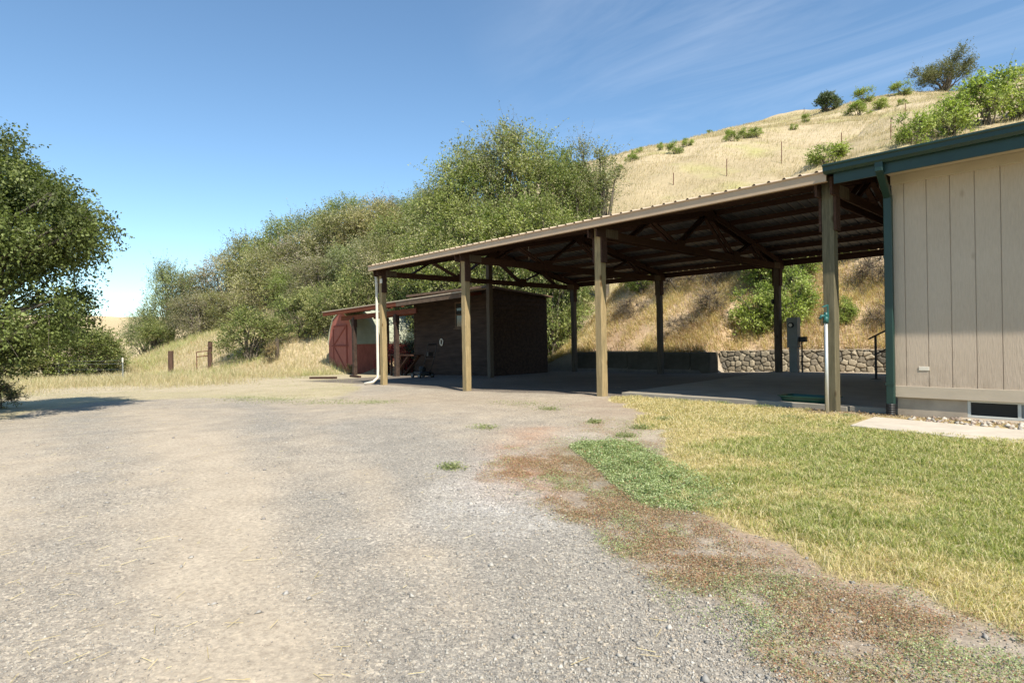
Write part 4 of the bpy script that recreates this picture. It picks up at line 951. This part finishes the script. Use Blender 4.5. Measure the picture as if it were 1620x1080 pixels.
# ------------------------------------------------------------------ trees and shrubs
M_BARK = simple('grey_bark', (.13, .11, .085), .9, .15, 0, .3, 12, (1, 1, .3), bstr=.6)
def tubes_np(segs, n=5):
    """segs: list of (p, q, r0, r1) -> verts, quads"""
    V = []; F = []; k = 0
    for p, q, r0, r1 in segs:
        d = q - p; L = np.linalg.norm(d)
        if L < 1e-6: continue
        d = d / L; a = np.cross(d, [0, 0, 1] if abs(d[2]) < .9 else [1, 0, 0]); a /= np.linalg.norm(a); b = np.cross(d, a)
        th = np.arange(n) * 2 * pi / n; ring = np.cos(th)[:, None] * a + np.sin(th)[:, None] * b
        V += [p + ring * r0, q + ring * r1]
        F += [(k + i, k + (i + 1) % n, k + n + (i + 1) % n, k + n + i) for i in range(n)]; k += 2 * n
    return np.concatenate(V), np.array(F)
def make_plant(seed, Ht, Wd, ntw, lpt, leafL, cols, wts=None, base=.0, shape=1.0, twigL=.8, upb=.25, droop=0, lobes=26, trunks=3, gray=.0, wr=.5, bald=.0, lobe_pts=None, trunk_at=None, lobe_r=.30, shoots=.035):
    """returns (trunk mesh data, crown mesh data). The crown is built of lobes, each lobe of twigs, each twig of leaves"""
    rg = np.random.default_rng(seed); segs = []
    R = Wd / 2
    # lobes on and inside an uneven ellipsoid
    if lobe_pts is None:
        u = unit(rg.normal(0, 1, (lobes, 3))); rad = rg.uniform(.35, .86, lobes) ** .7 * rg.uniform(.72, 1.1, lobes)
        c = u * rad[:, None] * [R, R, Ht * (1 - base) / 2]
        c[:, 2] += base * Ht + Ht * (1 - base) / 2
        c[:, :2] *= (1 - .45 * np.clip(c[:, 2:3] / Ht - .35, 0, 1) * shape)
        lr = rg.uniform(.7, 1.25, lobes) * lobe_r * min(R, Ht * .5) * 1.25
    else:
        c = lobe_pts[:, :3]; lr = lobe_pts[:, 3]; lobes = len(c)
    ta = np.array(trunk_at if trunk_at is not None else (0, 0, 0), float)
    tb_ = [ta + np.append(rg.normal(0, .12 * R ** .5, 2), -.3) if trunks > 1 else ta - [0, 0, .3] for _ in range(trunks)]
    r0 = .022 * Ht
    for i in range(lobes):
        s = tb_[i % trunks]; e = c[i]; m1 = s + (e - s) * [.25, .25, .5] + rg.normal(0, .05 * R, 3); m2 = s + (e - s) * [.65, .65, .82] + rg.normal(0, .06 * R, 3)
        for p, q, a_, b_ in ((s, m1, 1, .65), (m1, m2, .65, .35), (m2, e, .35, .15)): segs.append((p, q, r0 * a_, r0 * b_))
    # twigs
    li = rg.choice(lobes, ntw, p=lr ** 2 / (lr ** 2).sum())
    d = unit(rg.normal(0, 1, (ntw, 3)) + [0, 0, upb]); out = unit((c[li] - [0, 0, Ht * .42] - np.append(ta[:2] * 0, 0)) * [1, 1, 1]); d = unit(d + out * .45)
    st = c[li] + d * (lr[li] * rg.uniform(.15, .8, ntw))[:, None]
    tl = twigL * rg.uniform(.5, 1.3, ntw) * np.where(rg.uniform(0, 1, ntw) < shoots, 1.8, 1)
    en = st + unit(d + rg.normal(0, .25, (ntw, 3)) + [0, 0, upb * .5 - droop]) * tl[:, None]
    for k in np.unique(np.concatenate([rg.choice(ntw, min(ntw, 420), replace=False), np.where(tl > twigL * 1.3)[0]])): segs.append((c[li[k]], st[k], .008, .005)); segs.append((st[k], en[k], .006, .003))
    tv, tf = tubes_np(segs, 5)
    # leaves
    n = ntw * lpt; T = np.repeat(np.arange(ntw), lpt); f_ = rg.uniform(0, 1, n) ** .8
    P = st[T] * (1 - f_[:, None]) + en[T] * f_[:, None] + np.clip(rg.normal(0, 1, (n, 3)), -1.7, 1.7) * (.05 * twigL + .015) - np.stack([0 * f_, 0 * f_, droop * .5 * f_ ** 2 * twigL], -1)
    dd = unit((en - st)[T] / tl[T][:, None] * .6 + rg.normal(0, .8, (n, 3)) - [0, 0, droop])
    nr = unit(rg.normal(0, .75, (n, 3)) + [0, -.1, .55])
    L = leafL * rg.uniform(.6, 1.35, n)
    keep = P[:, 2] > .02
    cols = np.array(cols); lobecol = rg.choice(len(cols), lobes, p=wts); ci = np.where(rg.uniform(0, 1, n) < .6, lobecol[li[T]], rg.choice(len(cols), n, p=wts))
    col = cols[ci] * rg.uniform(.7, 1.25, (n, 1)) * rg.uniform(.72, 1.2, (lobes, 1))[li[T]]
    P, dd, nr, L, col = P[keep], dd[keep], nr[keep], L[keep], col[keep]; n = len(P)
    lv = leafquads(P, dd, nr, L, L * rg.uniform(.42, .62, n) * wr * 2)
    o1 = npmesh('trunk', tv, 4, tf, M_BARK, smooth=True); o2 = npmesh('crown', lv, 4, np.arange(n * 4), M_LEAF, col=np.repeat(col, 4, 0))
    d1, d2 = o1.data, o2.data
    bpy.data.objects.remove(o1); bpy.data.objects.remove(o2)
    return d1, d2
def plant(kind, name, x, y, sx, sz, rz, label, cat, group, z=None, tilt=0):
    o = thing(name, (x, y, (H(x, y) if z is None else z) - .05), label, cat, group)
    o.rotation_euler = (0, tilt, rz); o.scale = (sx, sx, sz)
    for nm, d in zip(('trunk', 'crown'), kind[:2]):
        c = bpy.data.objects.new(nm, d); C.objects.link(c); c.parent = o
    return o
OLIVE = [(.30, .30, .125), (.36, .35, .16), (.215, .225, .085), (.40, .37, .23), (.38, .33, .23)]
DENSE = [(.17, .21, .065), (.22, .26, .08), (.28, .30, .10), (.12, .15, .045)]
BRIGHT = [(.26, .33, .06), (.34, .41, .09), (.18, .24, .05), (.42, .46, .16)]
K = {}
K['m'] = [make_plant(100 + i, 6.5, 6.2, 2100, 11, .125, [tuple(c * k for c, k in zip(q, ((1, 1, 1), (.74, .84, .80), (1.1, 1.0, 1.05), (.86, 1.0, .8), (1.0, .93, 1.3))[i])) for q in OLIVE], [.3, .25, .2, .15, .1], twigL=.95, lobes=30) + (6.5, 6.2) for i in range(5)]
K['s'] = [make_plant(200 + i, 3.6, 3.6, 1100, 11, .105, DENSE + OLIVE[:2], None, twigL=.6, lobes=20) + (3.6, 3.6) for i in range(3)]
K['g'] = [make_plant(300 + i, 10, 5.4, 2600, 11, .125, [(.25, .29, .085), (.31, .33, .11), (.17, .21, .06), (.35, .34, .17)], None, twigL=1.0, lobes=34, shape=.5, trunks=2, base=.03) + (10, 5.4) for i in range(3)]
K['w'] = [make_plant(350 + i, 12, 3.6, 900, 10, .12, [(.28, .29, .15), (.33, .32, .19), (.21, .225, .11)], None, twigL=1.1, lobes=16, shape=.3, trunks=2, base=.45, upb=.9) + (12, 3.6) for i in range(2)]
rt = random.Random(3)
def put(kk, x, y, h, w, name, label, cat='tree', group='trees on the wooded hillside', wf=1.0):
    k = rt.choice(K[kk]); plant(k, name, x, y, w * wf / k[3], h / k[2], rt.uniform(0, 6.28), label, cat, group)
ordn = ['first', 'second', 'third', 'fourth', 'fifth', 'sixth', 'seventh', 'eighth', 'ninth', 'tenth', 'eleventh', 'twelfth']
SKY = [(-66.5, 13.0, 5.6, 4.2), (-63.0, 14.4, 7.6, 5.0), (-62.5, 17.2, 6.0, 6.2), (-60.9, 19.0, 7.4, 6.8), (-58.1, 20.6, 8.1, 6.8), (-55.4, 22.2, 8.3, 7.0), (-53.5, 24.2, 8.4, 7.0), (-50.6, 26.0, 8.7, 7.2), (-47.6, 27.8, 8.6, 6.9), (-44.3, 28.5, 7.6, 6.6), (-41.2, 29.0, 8.0, 6.4)]
for i, q in enumerate(SKY): put('m', q[0], q[1], q[2] * (1.0, 1.0, .95, .9, .88, .86, .84, .80, .75, .73, .76)[i], q[3], 'hillside_tree', f'olive-green tree on the wooded skyline, {ordn[i]} from the left')
MID = [(-58.5, 15.4, 3.8, 4.6), (-56.5, 17.2, 3.4, 5.0), (-50.3, 18.9, 5.2, 6.2), (-48.3, 21.0, 5.8, 6.4), (-45.3, 22.9, 6.4, 6.5), (-42.5, 24.5, 6.3, 6.2), (-39.2, 25.2, 6.0, 5.9)]
for i, q in enumerate(MID): put('m', *q, 'hillside_tree', f'grey-green tree in the middle rank of the wooded slope, {ordn[i]} from the left')
LOW = [(-45.5, 18.9, 3.3, 4.6), (-41.9, 19.2, 4.0, 5.2), (-39.3, 20.6, 4.7, 5.2), (-36.1, 21.2, 5.2, 5.0), (-34.0, 22.1, 5.0, 4.6)]
for i, q in enumerate(LOW): put('m', *q, 'hillside_tree', f'bushy tree low on the wooded slope behind the red shed, {ordn[i]} from the left')
FR = [(-40.0, 13.6, 3.5, 4.1, 'rounded dense green bush standing alone by the grey stump post'), (-39.3, 16.8, 3.3, 3.4, 'dark green bush just right of the round bush'), (-37.3, 17.6, 3.7, 3.2, 'leafy bush against the left side of the red shed'), (-36.2, 18.9, 4.4, 3.5, 'dark bush rising behind the red shed roof'), (-32.9, 20.6, 4.9, 3.4, 'green bush between the red shed and the barn corner post'),
      (-61.5, 12.6, 2.9, 3.6, 'low bush at the left foot of the wooded slope')]
for x, y, h, w, lb in FR: put('s', x, y, h, w, 'hillside_bush', lb, 'bush', 'bushes at the foot of the slope')
BIG = [('w', -32.4, 23.4, 11.2, 4.4, 'tall thin-topped tree at the left of the clump behind the barn'), ('g', -30.9, 24.0, 12.6, 5.2, 'tall pale green tree, left in the clump over the barn roof'), ('w', -28.7, 24.9, 13.8, 4.2, 'airy tree whose sparse crown tops the clump behind the barn'), ('g', -27.4, 26.3, 13.0, 5.4, 'tall dense green tree in the centre of the clump behind the barn'),
       ('g', -26.2, 27.6, 12.2, 4.8, 'dark green tree right of centre in the clump behind the barn'), ('g', -25.1, 28.2, 10.4, 3.0, 'narrower green tree toward the right of the clump behind the barn'), ('w', -24.6, 29.8, 10.6, 3.4, 'wispy tree at the right end of the clump against the dry hill'),
       ('g', -28.1, 21.1, 9.6, 5.4, 'bushy tree low in the clump just behind the dark shed'), ('g', -25.6, 22.6, 9.6, 5.6, 'thick green tree right behind the dark shed roof'), ('g', -24.1, 24.2, 8.9, 4.2, 'thick green tree over the middle of the barn roof edge'), ('g', -23.3, 25.3, 7.2, 2.8, 'low spreading tree at the foot of the dry hill by the roof')]
for kk, x, y, h, w, lb in BIG: put(kk, x, y, h * .93, w, 'tall_tree', lb, 'tree', 'tall trees behind the pole barn', 1.12)
for x, y, h, w, lb in ((-28.3, 20.4, 7.0, 3.6, 'bright bush filling the gap between lean-to roof and barn roof'), (-24.8, 22.4, 6.4, 4.4, 'bright green bush seen under the barn roof at the left end'), (-22.4, 23.2, 5.6, 3.6, 'green bush behind the back corner of the dark shed'), (-30.6, 20.8, 5.4, 3.0, 'bush behind the lean-to opening')):
    put('s', x, y, h, w, 'bank_bush', lb, 'bush', 'bushes on the bank behind the shed')
# shrubs on the hill
K['h'] = [make_plant(400 + i, 2.2, 3.2, 420, 10, .13, BRIGHT, None, twigL=.5, lobes=12, shape=.8) + (2.2, 3.2) for i in range(3)]
K['d'] = [make_plant(450, 3.2, 4.8, 900, 10, .22, [(.07, .10, .045), (.11, .14, .07), (.24, .27, .20)], [.5, .3, .2], twigL=.5, lobes=22, lobe_r=.34) + (3.2, 4.8)]
K['e'] = [make_plant(460, 7.2, 9.5, 1500, 10, .24, [(.12, .125, .07), (.15, .155, .075), (.20, .20, .10)], None, twigL=1.5, lobes=26, base=.02, upb=1.0, shape=-.3) + (7.2, 9.5)]
HB = [('d', -43.3, 116.2, 5.2, 3.4, 'round dark bush sitting on the ridge line, leftmost of the ridge bushes'), ('h', -38.0, 118.6, 4.7, 2.5, 'low leafy bush on the ridge between the round bush and the wider one'), ('h', -33.9, 124.5, 4.9, 2.2, 'wide low bush on the ridge next to the big windswept bush'),
      ('e', -31.0, 142, 10.4, 7.0, 'big windswept grey-green bush on top of the ridge'), ('h', -32.3, 98.5, 3.9, 1.8, 'dark sprawling bush just below the ridge'), ('h', -31.2, 104.4, 3.5, 1.5, 'bush just below the ridge beside the dark sprawling one'), ('h', -29.0, 107.5, 1.8, 1.1, 'small bush under the big windswept one'),
      ('h', -35.4, 87.4, 1.7, 1.2, 'small round shrub alone on the upper dry slope'), ('h', -35.7, 67.1, 2.0, 1.5, 'left shrub of the cluster of three in mid slope'), ('h', -35.5, 70.1, 1.7, 1.2, 'middle shrub of the cluster of three in mid slope'), ('h', -34.2, 70.6, 2.0, 1.2, 'right shrub of the cluster of three in mid slope'),
      ('h', -40.2, 62.3, 2.0, 1.5, 'ragged shrub on the dry slope, lower one of the pair'), ('h', -40.5, 65.7, 1.6, 1.0, 'neat round shrub on the dry slope, upper one of the pair'), ('h', -43.3, 64.1, 1.0, 1.0, 'small upright shrub left of the pair'), ('h', -43.8, 58.9, 1.7, 1.0, 'low shrub close to the wispy tree on the slope'),
      ('h', -48.2, 65.3, 1.0, .8, 'tiny shrub near the ridge, left of two'), ('h', -48.5, 67.1, 1.0, .8, 'tiny shrub near the ridge, right of two'), ('h', -60.0, 105.1, 1.4, .7, 'tiny dark shrub breaking the ridge line'), ('h', -42.6, 55.1, .8, .7, 'very small shrub low on the slope by the wispy tree'), ('h', -31.6, 74.6, 1.0, .8, 'very small shrub below the lone round one'), ('h', -14.0, 98.2, 2.4, 1.4, 'bush on the ridge at the right edge of the photo'),
      ('h', -18.5, 49.9, 3.9, 1.6, 'low bright bush over the end of the barn roof')]
for kk, x, y, w, h, lb in HB: put(kk, x, y, h, w, 'hill_shrub', lb, 'shrub', 'shrubs scattered over the dry hill')
for x, y, w, h, lb in ((-12.9, 50.4, 3.0, 2.3, 'leftmost of the bright shrubs above the house gutter'), (-11.4, 53.5, 3.8, 3.0, 'second of the bright shrubs above the house gutter, from the left'), (-10.0, 57.0, 4.4, 3.4, 'third of the bright shrubs above the house gutter, from the left'), (-8.2, 58.5, 4.6, 3.9, 'fourth of the bright shrubs above the house gutter, at the photo edge'), (-6.3, 60.5, 4.6, 4.2, 'last of the bright shrubs above the house gutter, cut by the photo edge')):
    put('h', x, y, h, w, 'gutter_shrub', lb, 'shrub', 'bright shrubs above the house gutter', 1.15)
# shrubs on the cut bank seen under the barn roof
K['v'] = [make_plant(500 + i, 2.6, 2.4, 800, 11, .085, BRIGHT, None, twigL=.42, lobes=16, droop=.1, wr=.6) + (2.6, 2.4) for i in range(2)]
for x, y, w, h, lb in ((-11.9, 24.3, 2.1, 2.1, 'bright green shrub spilling over the stone wall left of a back post'), (-10.7, 24.9, 2.0, 2.4, 'bright green shrub behind the meter pedestal'), (-12.6, 26.6, 3.2, 2.9, 'dark glossy shrub high on the bank under the roof line'), (-11.5, 26.6, 2.4, 3.0, 'bright shrub on the upper bank right of the back post'), 
                       (-9.0, 25.3, 1.1, 1.1, 'small bright shrub alone on the brown bank by the handrail'), (-9.7, 28.6, 1.5, .8, 'small low shrub at the top of the bank by the downspout'), (-18.9, 26.2, 2.4, 1.6, 'yellow-green shrub on the bank beside the dark shed corner')):
    put('v', x, y, h, w, 'bank_shrub', lb, 'shrub', 'shrubs on the cut bank')
# red-leaved bush and small blue spruce by the red shed
K['r'] = [make_plant(520, 1.5, 1.5, 420, 9, .075, [(.28, .03, .04), (.20, .02, .035), (.36, .06, .06)], None, twigL=.35, lobes=12) + (1.5, 1.5)]
K['b'] = [make_plant(530, 2.4, 1.3, 600, 9, .07, [(.12, .17, .14), (.18, .24, .21), (.08, .12, .10)], None, twigL=.3, lobes=16, shape=1.6) + (2.4, 1.3)]
put('r', -29.0, 16.9, 1.3, 1.1, 'red_leaved_bush', 'dark red-leaved bush in front of the red shed wall, seen beside the corner post', 'bush', 'red-leaved bushes')
put('r', -28.3, 17.4, 1.7, 1.3, 'red_leaved_bush', 'dark red-leaved bush seen through the lean-to opening', 'bush', 'red-leaved bushes')
put('b', -28.6, 18.3, 2.5, 1.2, 'blue_spruce', 'small blue-grey spruce seen through the lean-to opening', 'tree', None)
# shrubs at the left edge beyond the big tree
for x, y, w, h, lb in ((-46.5, 1.6, 4.4, 3.9, 'yellow-green bush at the left photo edge beyond the big tree'), (-46.8, 4.4, 4.4, 3.6, 'green bush beyond the big tree, second from the left edge'), (-47.6, 6.5, 3.8, 3.3, 'green bush beyond the big tree, third from the left edge'), (-50.2, 7.6, 2.6, 2.6, 'smaller bush with pale tips, at the right end of the row beyond the big tree')):
    put('s', x, y, h, w, 'field_bush', lb, 'bush', 'bushes beyond the big tree', 1.15)
K['y'] = [make_plant(540, .9, 1.0, 260, 9, .05, [(.40, .30, .16), (.30, .22, .10), (.20, .20, .07)], None, twigL=.3, lobes=9) + (.9, 1.0)]
put('y', -19.9, .55, .7, 1.0, 'weed_clump', 'dry brown weed clump at the left edge of the drive', 'weed', None)
put('y', -38.0, 14.2, 1.1, 1.0, 'weed_clump', 'yellow-green weed at the foot of the grey stump post', 'weed', None)
put('y', -31.3, 16.0, .5, .6, 'weed_clump', 'small weed at the door corner of the red shed', 'weed', None)

# the big tree that hangs in from the left: dense sprays of broad leaves
rg = np.random.default_rng(77); tx_, ty_ = -18.6, -1.3; tz_ = H(tx_, ty_)
POLY = [(-13.6, 5.4), (-11.0, 5.45), (-10.5, 4.95), (-9.9, 4.55), (-9.15, 4.05), (-9.25, 3.75), (-10.0, 3.35), (-10.4, 2.95), (-10.1, 2.4), (-9.7, 2.0), (-9.8, 1.7), (-10.4, 1.5), (-11.7, 1.4), (-13.6, 2.0)]   # side view of the crown: metres to the right of the tree's axis line, height
def inside(s_, z_):
    c_ = False; j = len(POLY) - 1
    for i in range(len(POLY)):
        (xi, yi), (xj, yj) = POLY[i], POLY[j]
        if (yi > z_) != (yj > z_) and s_ < (xj - xi) * (z_ - yi) / (yj - yi) + xi: c_ = not c_
        j = i
    return c_
LP = []
def lobe(s_, z_, dep, r_): LP.append((-.743 * dep + .669 * s_ - tx_, .669 * dep + .743 * s_ - ty_, z_ - tz_, r_))
while len(LP) < 72:
    s_, z_ = rg.uniform(-13.4, -8.9), rg.uniform(1.4, 5.5)
    if inside(s_, z_): k_ = 1 - .35 * abs(z_ - 3.6) / 2; lobe(s_, z_, 13 + rg.uniform(-1.9, 1.9) * k_, rg.uniform(.28, .5))
for s_, z_ in POLY[1:10]: lobe(s_, z_, 13 + rg.uniform(-.6, .6), .32)
for s_, z_ in ((-8.95, 4.0), (-8.9, 3.8), (-9.4, 4.5), (-10.65, 5.65), (-11.1, 5.85), (-9.5, 2.35), (-9.9, 4.9)): lobe(s_, z_, 13 + rg.uniform(-.6, .6), .22)
LP = np.array(LP)
kt = make_plant(600, 6, 6.4, 9800, 13, .066, [(.10, .125, .034), (.145, .175, .05), (.20, .23, .08), (.07, .09, .027)], [.35, .3, .15, .2], twigL=.5, droop=.42, upb=0, lobe_pts=LP, trunks=1, wr=.62, shoots=0)
plant(kt, 'broadleaf_tree', tx_, ty_, 1, 1, 0, 'big dark green broadleaf tree hanging in from the left edge', 'tree', None, z=tz_ + .05)

# dead, grey-brown brush on the cut bank
K['k'] = [make_plant(700 + i, 1.0, 1.9, 380, 8, .06, [(.24, .17, .12), (.33, .25, .18), (.17, .12, .09), (.40, .34, .28)], None, twigL=.5, lobes=10, wr=.22, droop=.25) + (1.0, 1.9) for i in range(2)]
for x, y, w, h, lb in ((-16.9, 25.9, 2.6, .9, 'grey dead brush high on the bank left of the middle back post'), (-15.2, 26.4, 3.0, 1.1, 'grey-brown dead brush just under the barn roof edge, middle of the bank'), (-13.9, 24.6, 2.2, .8, 'brown dead brush half way up the bank left of the green shrubs'), (-18.3, 24.4, 2.0, .8, 'brown dead brush above the concrete blocks'), (-14.9, 23.6, 1.9, .6, 'low brown brush right above the concrete blocks'), (-8.3, 27.6, 2.4, 1.0, 'dead brush high on the bank left of the downspout'), (-7.6, 25.6, 1.7, .7, 'dead brush lying over the stone wall beside the handrail'), (-10.3, 28.4, 2.6, 1.0, 'dead brush at the top of the bank above the bright shrubs')):
    put('k', x, y, h, w, 'dead_brush', lb, 'dead brush', 'dead brush on the cut bank')
